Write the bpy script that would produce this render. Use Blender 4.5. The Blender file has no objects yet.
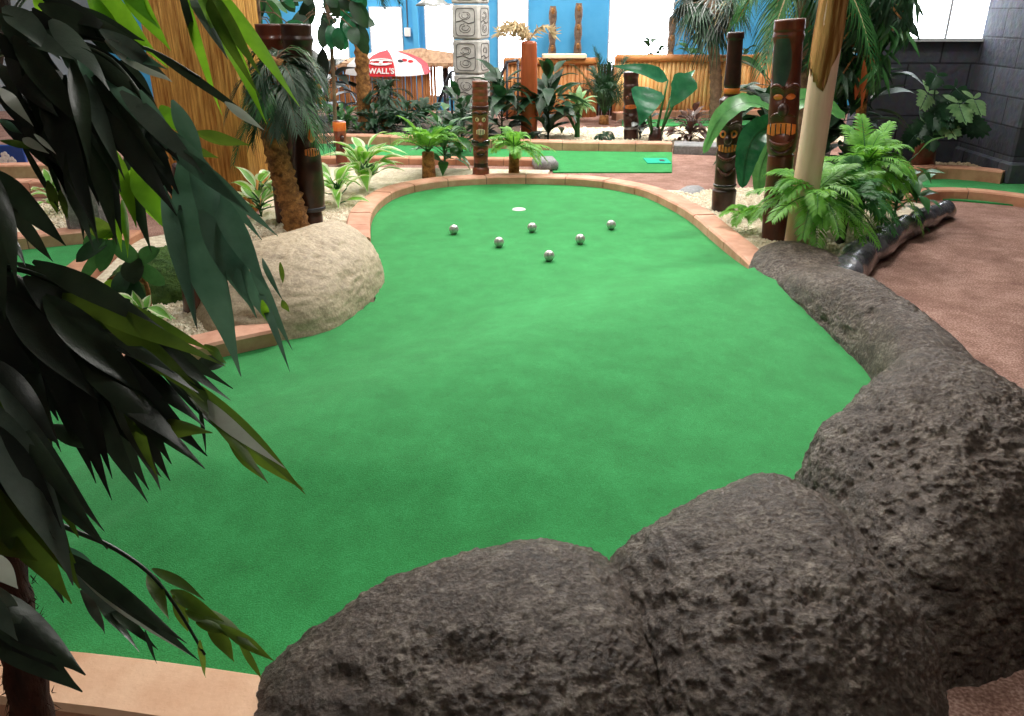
import bpy, math, random
from mathutils import Vector, Matrix, noise
R = random.Random(7)
C = bpy.context.scene.collection
sc = bpy.context.scene
V = Vector

# ------------------------------------------------------------------ camera geometry (1024 x 716)
CAMH, TH, F = 1.5, math.radians(23.6), 800.0
CAM = V((0, 0, CAMH))
def ray(x, y):
    u, v = (x - 512) / F, (358 - y) / F
    return V((u, math.cos(TH) + v * math.sin(TH), -math.sin(TH) + v * math.cos(TH)))
def G(x, y, z=0.0):                       # point on the level z
    r = ray(x, y); return CAM + r * ((z - CAMH) / r.z)
def D(x, y, Y):                           # point at distance Y down the room
    r = ray(x, y); return CAM + r * (Y / r.y)

# ------------------------------------------------------------------ materials
def lin(c):
    return tuple((v / 12.92 if v <= 0.04045 else ((v + 0.055) / 1.055) ** 2.4) for v in c)
def col(r, g, b): return lin((r / 255, g / 255, b / 255)) + (1.0,)
def mat(name, a, b=None, scale=8.0, rough=0.6, bump=0.0, bscale=None, metal=0.0, detail=4.0, stretch=None,
        trans=0.0, emit=0.0, spec=0.5, bdist=0.01, lo=0.35, hi=0.65, coat=0.0, sheen=0.0):
    m = bpy.data.materials.new(name); m.use_nodes = True
    nt = m.node_tree; N = nt.nodes; L = nt.links; N.clear()
    out = N.new('ShaderNodeOutputMaterial')
    p = N.new('ShaderNodeBsdfPrincipled')
    p.inputs['Roughness'].default_value = rough
    p.inputs['Metallic'].default_value = metal
    p.inputs['Specular IOR Level'].default_value = spec
    p.inputs['Coat Weight'].default_value = coat
    p.inputs['Coat Roughness'].default_value = 0.15
    p.inputs['Sheen Weight'].default_value = sheen
    p.inputs['Base Color'].default_value = a
    tc = N.new('ShaderNodeTexCoord'); mp = N.new('ShaderNodeMapping')
    L.new(tc.outputs['Object'], mp.inputs['Vector'])
    if stretch: mp.inputs['Scale'].default_value = stretch
    csrc = None
    if b is not None:
        n = N.new('ShaderNodeTexNoise'); n.inputs['Scale'].default_value = scale; n.inputs['Detail'].default_value = detail
        n.inputs['Roughness'].default_value = 0.65
        L.new(mp.outputs[0], n.inputs['Vector'])
        r = N.new('ShaderNodeValToRGB'); r.color_ramp.elements[0].position = lo; r.color_ramp.elements[1].position = hi
        r.color_ramp.elements[0].color = a; r.color_ramp.elements[1].color = b
        L.new(n.outputs['Fac'], r.inputs['Fac']); L.new(r.outputs['Color'], p.inputs['Base Color'])
        csrc = r.outputs['Color']
    if bump:
        n2 = N.new('ShaderNodeTexNoise'); n2.inputs['Scale'].default_value = bscale or scale * 4; n2.inputs['Detail'].default_value = 6
        n2.inputs['Roughness'].default_value = 0.7
        L.new(mp.outputs[0], n2.inputs['Vector'])
        bp = N.new('ShaderNodeBump'); bp.inputs['Strength'].default_value = bump; bp.inputs['Distance'].default_value = bdist
        L.new(n2.outputs['Fac'], bp.inputs['Height']); L.new(bp.outputs['Normal'], p.inputs['Normal'])
    sh = p.outputs[0]
    if trans:
        t = N.new('ShaderNodeBsdfTranslucent'); t.inputs['Color'].default_value = a
        if csrc is not None:
            hs = N.new('ShaderNodeHueSaturation'); hs.inputs['Value'].default_value = 1.6; hs.inputs['Hue'].default_value = 0.48
            L.new(csrc, hs.inputs['Color']); L.new(hs.outputs[0], t.inputs['Color'])
        mx = N.new('ShaderNodeMixShader'); mx.inputs[0].default_value = trans
        L.new(sh, mx.inputs[1]); L.new(t.outputs[0], mx.inputs[2]); sh = mx.outputs[0]
    if emit:
        p.inputs['Emission Color'].default_value = a; p.inputs['Emission Strength'].default_value = emit
    L.new(sh, out.inputs['Surface'])
    return m

def rock_mat(name, dark, mid, light, rough=0.5, bs=1.0):
    m = mat(name, mid); nt = m.node_tree; N = nt.nodes; L = nt.links
    p = next(n for n in N if n.type == 'BSDF_PRINCIPLED'); tc = next(n for n in N if n.type == 'TEX_COORD')
    n1 = N.new('ShaderNodeTexNoise'); n1.inputs['Scale'].default_value = 9; n1.inputs['Detail'].default_value = 10; n1.inputs['Roughness'].default_value = 0.72
    n2 = N.new('ShaderNodeTexNoise'); n2.inputs['Scale'].default_value = 38; n2.inputs['Detail'].default_value = 8; n2.inputs['Roughness'].default_value = 0.75
    vo = N.new('ShaderNodeTexVoronoi'); vo.inputs['Scale'].default_value = 55
    for n in (n1, n2, vo): L.new(tc.outputs['Object'], n.inputs['Vector'])
    n3 = N.new('ShaderNodeTexNoise'); n3.inputs['Scale'].default_value = 75; n3.inputs['Detail'].default_value = 8; n3.inputs['Roughness'].default_value = 0.7
    L.new(tc.outputs['Object'], n3.inputs['Vector'])
    r = N.new('ShaderNodeValToRGB'); e = r.color_ramp.elements
    e[0].position = 0.36; e[0].color = dark; e[1].position = 0.64; e[1].color = light
    k = e.new(0.5); k.color = mid
    def mix(srcs):
        acc = None
        for s_, w_ in srcs:
            q = N.new('ShaderNodeMath'); q.operation = 'MULTIPLY_ADD'; q.inputs[1].default_value = w_; L.new(s_.outputs['Fac'], q.inputs[0])
            if acc: L.new(acc.outputs[0], q.inputs[2])
            else: q.inputs[2].default_value = 0
            acc = q
        return acc
    cm_ = mix(((n1, .35), (n2, .35), (n3, .3))); hm_ = mix(((n1, .5), (n2, .5)))
    L.new(cm_.outputs[0], r.inputs['Fac']); L.new(r.outputs['Color'], p.inputs['Base Color'])
    b1 = N.new('ShaderNodeBump'); b1.inputs['Strength'].default_value = min(1, 0.75 * bs); b1.inputs['Distance'].default_value = 0.035 * bs
    L.new(hm_.outputs[0], b1.inputs['Height'])
    b2 = N.new('ShaderNodeBump'); b2.inputs['Strength'].default_value = 0.5 * min(1, bs); b2.inputs['Distance'].default_value = 0.008 * bs; b2.invert = True
    L.new(vo.outputs['Distance'], b2.inputs['Height']); L.new(b1.outputs[0], b2.inputs['Normal'])
    b3 = N.new('ShaderNodeBump'); b3.inputs['Strength'].default_value = min(1, .6 * bs); b3.inputs['Distance'].default_value = 0.014 * bs
    L.new(n3.outputs['Fac'], b3.inputs['Height']); L.new(b2.outputs[0], b3.inputs['Normal']); L.new(b3.outputs[0], p.inputs['Normal'])
    p.inputs['Roughness'].default_value = rough
    return m

def carpet_mat(name, a, b, c, fine=420, rough=0.95, bump=0.5, sheen=0.0):
    m = mat(name, a); nt = m.node_tree; N = nt.nodes; L = nt.links
    p = next(n for n in N if n.type == 'BSDF_PRINCIPLED'); tc = next(n for n in N if n.type == 'TEX_COORD')
    n1 = N.new('ShaderNodeTexNoise'); n1.inputs['Scale'].default_value = fine; n1.inputs['Detail'].default_value = 3
    n2 = N.new('ShaderNodeTexNoise'); n2.inputs['Scale'].default_value = 6; n2.inputs['Detail'].default_value = 8; n2.inputs['Roughness'].default_value = 0.7
    for n in (n1, n2): L.new(tc.outputs['Object'], n.inputs['Vector'])
    r = N.new('ShaderNodeValToRGB'); e = r.color_ramp.elements
    e[0].position = 0.36; e[0].color = b; e[1].position = 0.64; e[1].color = c; e.new(0.5).color = a
    mx = N.new('ShaderNodeMath'); mx.operation = 'MULTIPLY_ADD'; mx.inputs[1].default_value = 0.6
    h2 = N.new('ShaderNodeMath'); h2.operation = 'MULTIPLY'; h2.inputs[1].default_value = 0.4
    L.new(n1.outputs['Fac'], mx.inputs[0]); L.new(n2.outputs['Fac'], h2.inputs[0]); L.new(h2.outputs[0], mx.inputs[2])
    L.new(mx.outputs[0], r.inputs['Fac']); L.new(r.outputs['Color'], p.inputs['Base Color'])
    bp = N.new('ShaderNodeBump'); bp.inputs['Strength'].default_value = bump; bp.inputs['Distance'].default_value = 0.004
    L.new(n1.outputs['Fac'], bp.inputs['Height']); L.new(bp.outputs[0], p.inputs['Normal'])
    p.inputs['Roughness'].default_value = rough; p.inputs['Specular IOR Level'].default_value = 0.15
    p.inputs['Sheen Weight'].default_value = sheen; p.inputs['Sheen Roughness'].default_value = 0.6
    return m

def block_wall_mat(name, a, b, mortar, w, h):
    m = mat(name, a); nt = m.node_tree; N = nt.nodes; L = nt.links
    p = next(n for n in N if n.type == 'BSDF_PRINCIPLED'); tc = next(n for n in N if n.type == 'TEX_COORD'); mp = next(n for n in N if n.type == 'MAPPING')
    mp.inputs['Rotation'].default_value = (math.pi / 2, 0, 0)
    br = N.new('ShaderNodeTexBrick'); br.inputs['Scale'].default_value = 1.0
    br.inputs['Brick Width'].default_value = w; br.inputs['Row Height'].default_value = h
    br.inputs['Mortar Size'].default_value = 0.009; br.inputs['Mortar Smooth'].default_value = 0.3
    br.inputs['Color1'].default_value = a; br.inputs['Color2'].default_value = b; br.inputs['Mortar'].default_value = mortar
    sx = N.new('ShaderNodeSeparateXYZ'); cx = N.new('ShaderNodeCombineXYZ'); aa = N.new('ShaderNodeMath'); aa.operation = 'ADD'
    L.new(tc.outputs['Object'], sx.inputs[0]); L.new(sx.outputs[0], aa.inputs[0]); L.new(sx.outputs[1], aa.inputs[1])
    L.new(aa.outputs[0], cx.inputs[0]); L.new(sx.outputs[2], cx.inputs[1]); L.new(cx.outputs[0], br.inputs['Vector'])
    n = N.new('ShaderNodeTexNoise'); n.inputs['Scale'].default_value = 14; n.inputs['Detail'].default_value = 8
    L.new(tc.outputs['Object'], n.inputs['Vector'])
    mx = N.new('ShaderNodeMixRGB'); mx.blend_type = 'MULTIPLY'; mx.inputs[0].default_value = 0.6
    L.new(br.outputs['Color'], mx.inputs[1]); L.new(n.outputs['Color'], mx.inputs[2]); L.new(mx.outputs[0], p.inputs['Base Color'])
    s = N.new('ShaderNodeMath'); s.operation = 'MULTIPLY_ADD'; s.inputs[1].default_value = -1.5
    L.new(br.outputs['Fac'], s.inputs[0]); L.new(n.outputs['Fac'], s.inputs[2])
    bp = N.new('ShaderNodeBump'); bp.inputs['Strength'].default_value = 0.7; bp.inputs['Distance'].default_value = 0.02
    L.new(s.outputs[0], bp.inputs['Height']); L.new(bp.outputs[0], p.inputs['Normal'])
    p.inputs['Roughness'].default_value = 0.75; p.inputs['Specular IOR Level'].default_value = .3
    return m

M = {}
M['turf'] = carpet_mat('turf', col(30, 138, 64), col(20, 116, 50), col(50, 160, 86), 260, bump=0.45, sheen=0.15)
M['path'] = carpet_mat('path_carpet', col(146, 112, 100), col(108, 78, 68), col(190, 156, 144), 110, bump=0.9)
M['mat_teal'] = carpet_mat('teal_turf', col(40, 170, 140), col(34, 150, 122), col(60, 190, 160), 260)
M['rock'] = rock_mat('dark_rock', col(46, 36, 31), col(110, 93, 82), col(204, 188, 172), 0.36, 1.8)
M['rock_tan'] = rock_mat('tan_rock', col(128, 112, 94), col(176, 158, 132), col(216, 198, 168), 0.7, 0.5)
M['stone_grey'] = rock_mat('grey_stone', col(96, 96, 100), col(130, 130, 132), col(170, 170, 172), 0.6, 0.5)
M['brick'] = mat('brick', col(194, 136, 110), col(222, 170, 144), 5, 0.75, 0.35, 60, bdist=0.004)
M['brick_red'] = mat('brick_red', col(172, 116, 88), col(200, 148, 116), 5, 0.75, 0.35, 60, bdist=0.004)
M['brick_peach'] = mat('brick_peach', col(222, 168, 132), col(242, 198, 164), 5, 0.75, 0.35, 60, bdist=0.004)  # lighter brick copy, stands in for light on the front kerb
M['grout'] = mat('grout', col(120, 92, 76), col(140, 110, 92), 20, 0.9)
M['gravel'] = mat('gravel', col(204, 188, 160), col(240, 230, 208), 28, 0.8, 0.9, 45, bdist=0.02)
M['pebble'] = mat('pebble', col(208, 190, 160), col(246, 238, 220), 22, 0.7, 0.2, 80)
M['pebble_tan'] = mat('pebble_tan', col(176, 146, 112), col(220, 196, 160), 22, 0.7, 0.2, 80)
M['soil'] = mat('soil', col(58, 46, 38), col(92, 76, 60), 12, 0.9, 0.8, 30)
M['log'] = mat('black_log', col(48, 48, 54), col(104, 102, 108), 7, 0.2, 0.35, 25, coat=0.6)  # bluish grey tones put the window sheen into the wood colour
M['tiki'] = mat('tiki_brown', col(62, 26, 16), col(96, 44, 26), 9, 0.34, 0.2, 30, coat=0.15, spec=.35, stretch=(1, 1, 0.3))
M['tiki_dark'] = mat('tiki_dark', col(36, 20, 16), col(66, 34, 26), 9, 0.34, 0.2, 30, coat=0.15, spec=.35)
M['tiki_mid'] = mat('tiki_mid', col(92, 42, 26), col(140, 72, 44), 9, 0.35, 0.2, 30, coat=0.4)
M['tiki_orange'] = mat('tiki_orange', col(204, 96, 30), col(232, 134, 58), 12, 0.35, coat=0.4)
M['tiki_cream'] = mat('tiki_cream', col(226, 196, 150), col(244, 224, 190), 12, 0.5)
M['tiki_black'] = mat('tiki_black', col(18, 16, 18), col(30, 26, 26), 12, 0.2, coat=0.6)
M['tiki_green'] = mat('tiki_green', col(26, 46, 38), col(44, 66, 54), 9, 0.35, coat=0.4)
M['post_red'] = mat('smooth_post', col(150, 70, 34), col(186, 96, 52), 6, 0.4, 0.15, 30, stretch=(1, 1, 0.15))
M['pole'] = mat('bare_wood', col(222, 180, 156), col(244, 208, 188), 7, 0.7, 0.3, 40, stretch=(1, 1, 0.12))
M['bark'] = mat('peeling_bark', col(136, 82, 42), col(220, 166, 108), 26, 0.95, 1.0, 60, stretch=(1, 1, 0.07), bdist=0.03, spec=.1, lo=.4, hi=.62)
M['reed'] = mat('reed_cladding', col(170, 104, 40), col(246, 194, 110), 60, 0.6, 0.5, 90, stretch=(1, 1, 0.05))
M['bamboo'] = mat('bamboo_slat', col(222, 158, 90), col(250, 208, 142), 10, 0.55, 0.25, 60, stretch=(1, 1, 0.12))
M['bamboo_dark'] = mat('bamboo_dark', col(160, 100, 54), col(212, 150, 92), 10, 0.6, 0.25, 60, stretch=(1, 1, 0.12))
M['rail_wood'] = mat('rail_wood', col(178, 108, 54), col(206, 140, 82), 8, 0.5)
M['pale_wood'] = mat('pale_plank', col(226, 204, 164), col(240, 224, 192), 8, 0.6)
M['thatch'] = mat('thatch', col(150, 112, 82), col(198, 160, 124), 14, 0.9, 0.9, 50, stretch=(1, 0.2, 1))
M['palm_bark'] = mat('palm_bark', col(108, 68, 34), col(196, 138, 76), 22, 0.9, 1.0, 50, bdist=0.03)
M['palm_grey'] = mat('palm_grey_bark', col(92, 72, 58), col(140, 114, 92), 14, 0.9, 0.9, 40, bdist=0.02)
M['hairy'] = mat('hairy_bark', col(34, 20, 14), col(96, 52, 32), 16, 0.95, 1.0, 60, stretch=(1, 1, 0.2), bdist=0.02)
def leafm(name, a, b, trans=0.3, rough=0.42, sc_=9): return mat(name, col(*a), col(*b), sc_, rough, trans=trans, lo=0.3, hi=0.7, bump=0.15, bscale=30)
M['leaf_grey'] = leafm('leaf_grey', (58, 74, 64), (96, 110, 98), 0.12, 0.4)  # greyer leaf copy, puts highlights into the dark leaf mass by colour
M['leaf_dark'] = leafm('leaf_dark', (28, 42, 30), (56, 72, 52), 0.14, 0.34)
M['leaf_black'] = leafm('leaf_black', (16, 24, 18), (42, 52, 42), 0.06, 0.42)
M['leaf_teal'] = leafm('leaf_teal', (72, 112, 92), (112, 152, 128), 0.15, 0.42)
M['leaf_lime'] = leafm('leaf_lime', (78, 132, 24), (118, 176, 44), 0.55, 0.45)
M['leaf_olive'] = leafm('leaf_olive', (56, 84, 22), (92, 120, 40), 0.4, 0.45)
M['leaf_pale'] = leafm('leaf_pale', (160, 166, 152), (196, 202, 190), 0.2, 0.4)  # pale leaf copy that carries the highlights on the blades
M['fern'] = leafm('fern_green', (74, 144, 44), (128, 190, 74), 0.3, 0.5)
M['fern_deep'] = leafm('fern_deep', (34, 96, 44), (70, 138, 66), 0.3, 0.5)
M['leaf_mid'] = leafm('leaf_mid', (34, 84, 40), (64, 120, 62), 0.25, 0.4)
M['leaf_deep'] = leafm('leaf_deep', (18, 46, 28), (38, 76, 46), 0.2, 0.5)
M['leaf_banana'] = leafm('leaf_banana', (60, 126, 66), (100, 164, 96), 0.3, 0.35)
M['leaf_taro'] = leafm('leaf_taro', (26, 84, 58), (50, 114, 80), 0.25, 0.25)
M['leaf_var'] = leafm('leaf_cream_edge', (178, 196, 150), (216, 226, 190), 0.25, 0.45)
M['leaf_sage'] = leafm('leaf_sage', (92, 140, 88), (156, 190, 136), 0.25, 0.45)
M['leaf_maroon'] = leafm('leaf_maroon', (56, 36, 30), (92, 62, 48), 0.15, 0.4)
M['leaf_dry'] = leafm('leaf_dry', (150, 128, 88), (214, 196, 156), 0.25, 0.7)
M['leaf_aqua'] = leafm('leaf_aqua', (110, 176, 150), (160, 214, 190), 0.3, 0.5)
M['moss'] = mat('moss', col(48, 82, 28), col(86, 122, 52), 18, 0.95, 1.0, 60, bdist=0.02)
M['steel'] = mat('steel_ball', col(170, 170, 166), col(222, 222, 218), 70, 0.28, metal=0.45)
M['white'] = mat('white_plastic', col(238, 238, 236), rough=0.4)
M['red'] = mat('umbrella_red', col(206, 26, 38), rough=0.6)
M['umb_white'] = mat('umbrella_white', col(240, 236, 234), rough=0.6)
M['metal_dark'] = mat('dark_metal', col(66, 66, 72), rough=0.4, metal=0.6)
M['metal_grey'] = mat('grey_metal', col(150, 152, 152), rough=0.35, metal=0.5)
M['blue'] = mat('blue_wall_paint', col(72, 168, 222), col(86, 180, 230), 2, 0.6)
M['blue_board'] = mat('blue_board', col(30, 72, 150), rough=0.4)
M['plain'] = mat('plain_wall_paint', col(120, 122, 122), col(132, 134, 134), 2, 0.8)
M['ceil'] = mat('ceiling_paint', col(200, 200, 200), rough=0.9)
M['frame'] = mat('window_frame', col(210, 214, 218), rough=0.4)
M['carved'] = mat('carved_stone', col(170, 168, 164), col(204, 202, 198), 10, 0.85, 0.5, 40)
M['carved_dark'] = mat('groove_shade', col(92, 90, 88), rough=0.9)  # dark tone paints the shade of carved grooves onto raised lines
M['daylight'] = mat('daylight', (.88, .94, 1.0, 1), rough=0.3, emit=9.0)
M['lamp_glow'] = mat('lamp_glow', (1.0, 0.96, 0.9, 1), emit=4.0)
M['blocks'] = block_wall_mat('stone_blocks', col(92, 94, 104), col(72, 74, 84), col(58, 58, 66), 0.62, 0.25)
M['ink'] = mat('ink', col(24, 30, 30), rough=0.6)

# ------------------------------------------------------------------ mesh builder
class MB:
    def __init__(s): s.v, s.f, s.m = [], [], []
    def add(s, verts, faces, mi=0):
        o = len(s.v); s.v.extend(V(p) for p in verts); s.f.extend(tuple(i + o for i in f) for f in faces); s.m.extend([mi] * len(faces)); return s
    def box(s, c, size, rz=0, mi=0, bev=0.0):
        x, y, z = (d / 2 for d in size); rm = Matrix.Rotation(rz, 3, 'Z'); c = V(c); b = min(bev, x * .9, y * .9, z * .9)
        if b <= 0:
            P = [(-x, -y, -z), (x, -y, -z), (x, y, -z), (-x, y, -z), (-x, -y, z), (x, -y, z), (x, y, z), (-x, y, z)]
            Fc = [(0, 3, 2, 1), (4, 5, 6, 7), (0, 1, 5, 4), (1, 2, 6, 5), (2, 3, 7, 6), (3, 0, 4, 7)]
            return s.add([c + rm @ V(p) for p in P], Fc, mi)
        rings = []
        for zz, k in ((-z, b), (-z + b, 0), (z - b, 0), (z, b)):
            rings.append([c + rm @ V((px, py, zz)) for px, py in ((-x + b, -y + k), (x - b, -y + k), (x - k, -y + b), (x - k, y - b), (x - b, y - k), (-x + b, y - k), (-x + k, y - b), (-x + k, -y + b))])
        return s.loft(rings, mi)
    def loft(s, rings, mi=0, cap=True, closed=True):
        n = len(rings[0]); vs = [p for r in rings for p in r]; fs = []
        for i in range(len(rings) - 1):
            for j in range(n if closed else n - 1):
                k = (j + 1) % n; fs.append((i * n + j, i * n + k, (i + 1) * n + k, (i + 1) * n + j))
        if cap: fs.append(tuple(range(n - 1, -1, -1))); fs.append(tuple((len(rings) - 1) * n + j for j in range(n)))
        return s.add(vs, fs, mi)
    def tube(s, pts, rad, n=8, mi=0, cap=True):
        pts = [V(p) for p in pts]
        if not hasattr(rad, '__len__'): rad = [rad] * len(pts)
        rings = []; ref = None
        for i, p in enumerate(pts):
            t = (pts[min(i + 1, len(pts) - 1)] - pts[max(i - 1, 0)]).normalized()
            if ref is None: ref = t.orthogonal().normalized()
            ref = (ref - t * ref.dot(t))
            ref = ref.normalized() if ref.length > 1e-6 else t.orthogonal().normalized()
            b = t.cross(ref)
            rings.append([p + (ref * math.cos(a) + b * math.sin(a)) * rad[i] for a in [2 * math.pi * k / n for k in range(n)]])
        return s.loft(rings, mi, cap)
    def lathe(s, base, top, prof, n=24, mi=0, fn=None, face=None, steps=None):
        """revolve prof = [(t, r)] about base->top; fn(t, angle) scales the radius; angle 0 faces FACE"""
        base, top = V(base), V(top); ax = top - base; t_ = ax.normalized()
        f = V(face) if face is not None else (V((CAM.x, CAM.y, 0)) - V((base.x, base.y, 0)))
        f = (f - t_ * f.dot(t_)).normalized(); b = t_.cross(f); rings = []
        if steps:
            ts = sorted(set([i / steps for i in range(steps + 1)] + [q[0] for q in prof]))
        else: ts = [q[0] for q in prof]
        def pr(t):
            for (t0, r0), (t1, r1) in zip(prof, prof[1:]):
                if t0 <= t <= t1: return r0 + (r1 - r0) * ((t - t0) / (t1 - t0) if t1 > t0 else 0)
            return prof[-1][1]
        for i, t in enumerate(ts):
            r0 = pr(t) if steps else prof[i][1]
            rings.append([base + ax * t + (f * math.cos(a) + b * math.sin(a)) * (r0 * (fn(t, a) if fn else 1)) for a in [-math.pi + 2 * math.pi * k / n for k in range(n)]])
        return s.loft(rings, mi)
    def ell(s, c, r, n=12, m=8, mi=0, axes=None):
        c = V(c); A = axes or (V((1, 0, 0)), V((0, 1, 0)), V((0, 0, 1))); rings = []
        for i in range(1, m):
            ph = -math.pi / 2 + math.pi * i / m
            rings.append([c + A[0] * (r[0] * math.cos(ph) * math.cos(a)) + A[1] * (r[1] * math.cos(ph) * math.sin(a)) + A[2] * (r[2] * math.sin(ph)) for a in [2 * math.pi * k / n for k in range(n)]])
        o = len(s.v); s.loft(rings, mi, cap=False)
        lo, hi = len(s.v), len(s.v) + 1; s.v += [c - A[2] * r[2], c + A[2] * r[2]]
        k0 = o + (m - 2) * n
        for j in range(n):
            s.f.append((lo, o + (j + 1) % n, o + j)); s.f.append((hi, k0 + j, k0 + (j + 1) % n)); s.m += [mi, mi]
        return s
    def leaf(s, base, tip, w, nrm, shape='lance', sag=0.0, fold=0.2, segs=6, mi=0, twist=0.0, wave=0.0, edge=None):
        base, tip, nrm = V(base), V(tip), V(nrm); ax = tip - base; L = ax.length
        if L < 1e-5: return s
        t_ = ax / L; sd = t_.cross(nrm)
        if sd.length < 1e-4: sd = t_.orthogonal()
        sd.normalize(); n = sd.cross(t_).normalized(); vs = []
        ph = R.random() * 6
        for i in range(segs + 1):
            t = i / segs
            if shape == 'lance': k = math.sin(math.pi * min(1, t * 0.97 + 0.03) ** 0.82) ** 1.1 * (1 - .12 * t)
            elif shape == 'oval': k = math.sqrt(max(0, 1 - (2 * t - 0.96) ** 2)) if t < 1 else 0.0
            elif shape == 'strap': k = min(1, t * 6 + .3) * (1 - max(0, t - .45) / .55) ** .8 if t < 1 else 0
            elif shape == 'heart': k = min(1, (t * 5) ** .5) * (1 - t ** 1.7)
            else: k = 1 - t
            k = max(k, 0.03)
            a = twist * (t - .3); s2 = sd * math.cos(a) + n * math.sin(a); n2 = n * math.cos(a) - sd * math.sin(a)
            c = base + ax * t + n * (sag * L * 4 * t * (1 - t)) + n2 * (wave * w * math.sin(ph + t * 9))
            hw = w * 0.5 * k
            if edge is None:
                vs += [c - s2 * hw + n2 * (fold * hw), c, c + s2 * hw + n2 * (fold * hw)]
            else:
                vs += [c - s2 * hw + n2 * (fold * hw), c - s2 * hw * .6 + n2 * (fold * hw * .5), c, c + s2 * hw * .6 + n2 * (fold * hw * .5), c + s2 * hw + n2 * (fold * hw)]
        if edge is None:
            return s.add(vs, [(3 * i + j, 3 * i + j + 1, 3 * i + j + 4, 3 * i + j + 3) for i in range(segs) for j in (0, 1)], mi)
        s.add(vs, [], mi); o = len(s.v) - len(vs)
        for i in range(segs):
            for j in range(4):
                s.f.append(tuple(o + q for q in (5 * i + j, 5 * i + j + 1, 5 * i + j + 6, 5 * i + j + 5))); s.m.append(edge if j in (0, 3) else mi)
        return s
    def build(s, name, mats, parent=None, smooth=True, origin=None):
        if not isinstance(mats, (list, tuple)): mats = [mats]
        o = V(origin) if origin is not None else (V(parent['_o']) if parent is not None else base_of(s.v))
        me = bpy.data.meshes.new(name); me.from_pydata([tuple(p - o) for p in s.v], [], s.f); me.update()
        for m in mats: me.materials.append(M[m] if isinstance(m, str) else m)
        me.polygons.foreach_set('material_index', s.m)
        if smooth: me.polygons.foreach_set('use_smooth', [True] * len(s.f))
        ob = bpy.data.objects.new(name, me); C.objects.link(ob)
        if parent is not None: ob.parent = parent
        else: ob.location = o
        ob['_o'] = tuple(o)
        return ob
def base_of(vs):
    if not vs: return V((0, 0, 0))
    z = min(p.z for p in vs); n = len(vs)
    return V((sum(p.x for p in vs) / n, sum(p.y for p in vs) / n, z))
def tag(o, label=None, cat=None, group=None, kind=None):
    if label: o['label'] = label
    if cat: o['category'] = cat
    if group: o['group'] = group
    if kind: o['kind'] = kind
    return o
def thing(name, loc, label, cat, group=None):
    o = bpy.data.objects.new(name, None); C.objects.link(o); o.location = loc; o.empty_display_size = 0.1
    o['_o'] = tuple(loc); return tag(o, label, cat, group)
def kids(o): return [c for c in bpy.data.objects if c.parent == o]
def dup(root, loc, rz, label, scale=1.0, group=None):
    r = root.copy(); C.objects.link(r); r.location = loc; r.rotation_euler = (0, 0, rz); r.scale = (scale,) * 3; r['label'] = label
    if group: r['group'] = group
    for ch in kids(root):
        c = ch.copy(); C.objects.link(c); c.parent = r
        for g in kids(ch):
            d = g.copy(); C.objects.link(d); d.parent = c
    return r
def struct(name, mb, m, smooth=False): return tag(mb.build(name, m, smooth=smooth), kind='structure')
def smooth_path(pts, per=8, closed=False):
    pts = [V(p) for p in pts]; n = len(pts); out = []
    for i in range(n if closed else n - 1):
        p0 = pts[(i - 1) % n] if closed or i else pts[0]; p1 = pts[i]; p2 = pts[(i + 1) % n]; p3 = pts[(i + 2) % n] if closed or i + 2 < n else pts[-1]
        for k in range(per):
            t = k / per
            out.append(0.5 * ((2 * p1) + (p2 - p0) * t + (2 * p0 - 5 * p1 + 4 * p2 - p3) * t * t + (3 * p1 - p0 - 3 * p2 + p3) * t ** 3))
    if not closed: out.append(pts[-1])
    return out
def resample(pts, step):
    out = [pts[0]]; acc = 0.0
    for a, b in zip(pts, pts[1:]):
        d = (b - a).length; pos = 0
        while acc + d - pos >= step:
            pos += step - acc; acc = 0; out.append(a.lerp(b, pos / d))
        acc += d - pos
    return out
def inside(x, y, poly):
    c = False; j = len(poly) - 1
    for i in range(len(poly)):
        xi, yi, xj, yj = poly[i][0], poly[i][1], poly[j][0], poly[j][1]
        if (yi > y) != (yj > y) and x < (xj - xi) * (y - yi) / (yj - yi) + xi: c = not c
        j = i
    return c
def pdist(x, y, poly):
    best = 9e9; j = len(poly) - 1
    for i in range(len(poly)):
        ax, ay, bx, by = poly[j][0], poly[j][1], poly[i][0], poly[i][1]
        dx, dy = bx - ax, by - ay; L = dx * dx + dy * dy
        t = max(0, min(1, ((x - ax) * dx + (y - ay) * dy) / L)) if L else 0
        best = min(best, math.hypot(x - ax - dx * t, y - ay - dy * t)); j = i
    return best

# ------------------------------------------------------------------ room shell
EDGE = 13.3
struct('floor', MB().box((0, (EDGE - 3) / 2, -0.7), (18, EDGE + 3, 1.4)), 'path')
struct('floor_lower', MB().box((0, (EDGE + 19.2) / 2, -1.45), (18, 19.2 - EDGE, 0.1)), 'path')
struct('ceiling', MB().box((0, 8, 4.35), (18.4, 22.8, 0.1)), 'ceil')
YB = 19.0
struct('wall_back', MB().box((0, YB + 0.1, 1.4), (18, 0.2, 5.8)), 'blue')
struct('wall_left', MB().box((-9.1, 8, 1.4), (0.2, 22.4, 5.8)), 'plain')
struct('wall_right', MB().box((9.1, 8, 1.4), (0.2, 22.4, 5.8)), 'plain')
struct('wall_front', MB().box((0, -3.1, 1.4), (18, 0.2, 5.8)), 'plain')
YS = 8.45
xl = D(862, 100, YS).x
struct('wall_stone', MB().box(((xl + 9) / 2, YS + 0.15, 2.15), (9 - xl, 0.3, 4.3)), 'blocks')
pa = G(1005, 184)
struct('pillar_block', MB().box((pa.x + 0.6, (pa.y + YS + .25) / 2, 2.15), (1.2, YS + .25 - pa.y, 4.3), 0, 0, 0.02), 'blocks')
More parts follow.
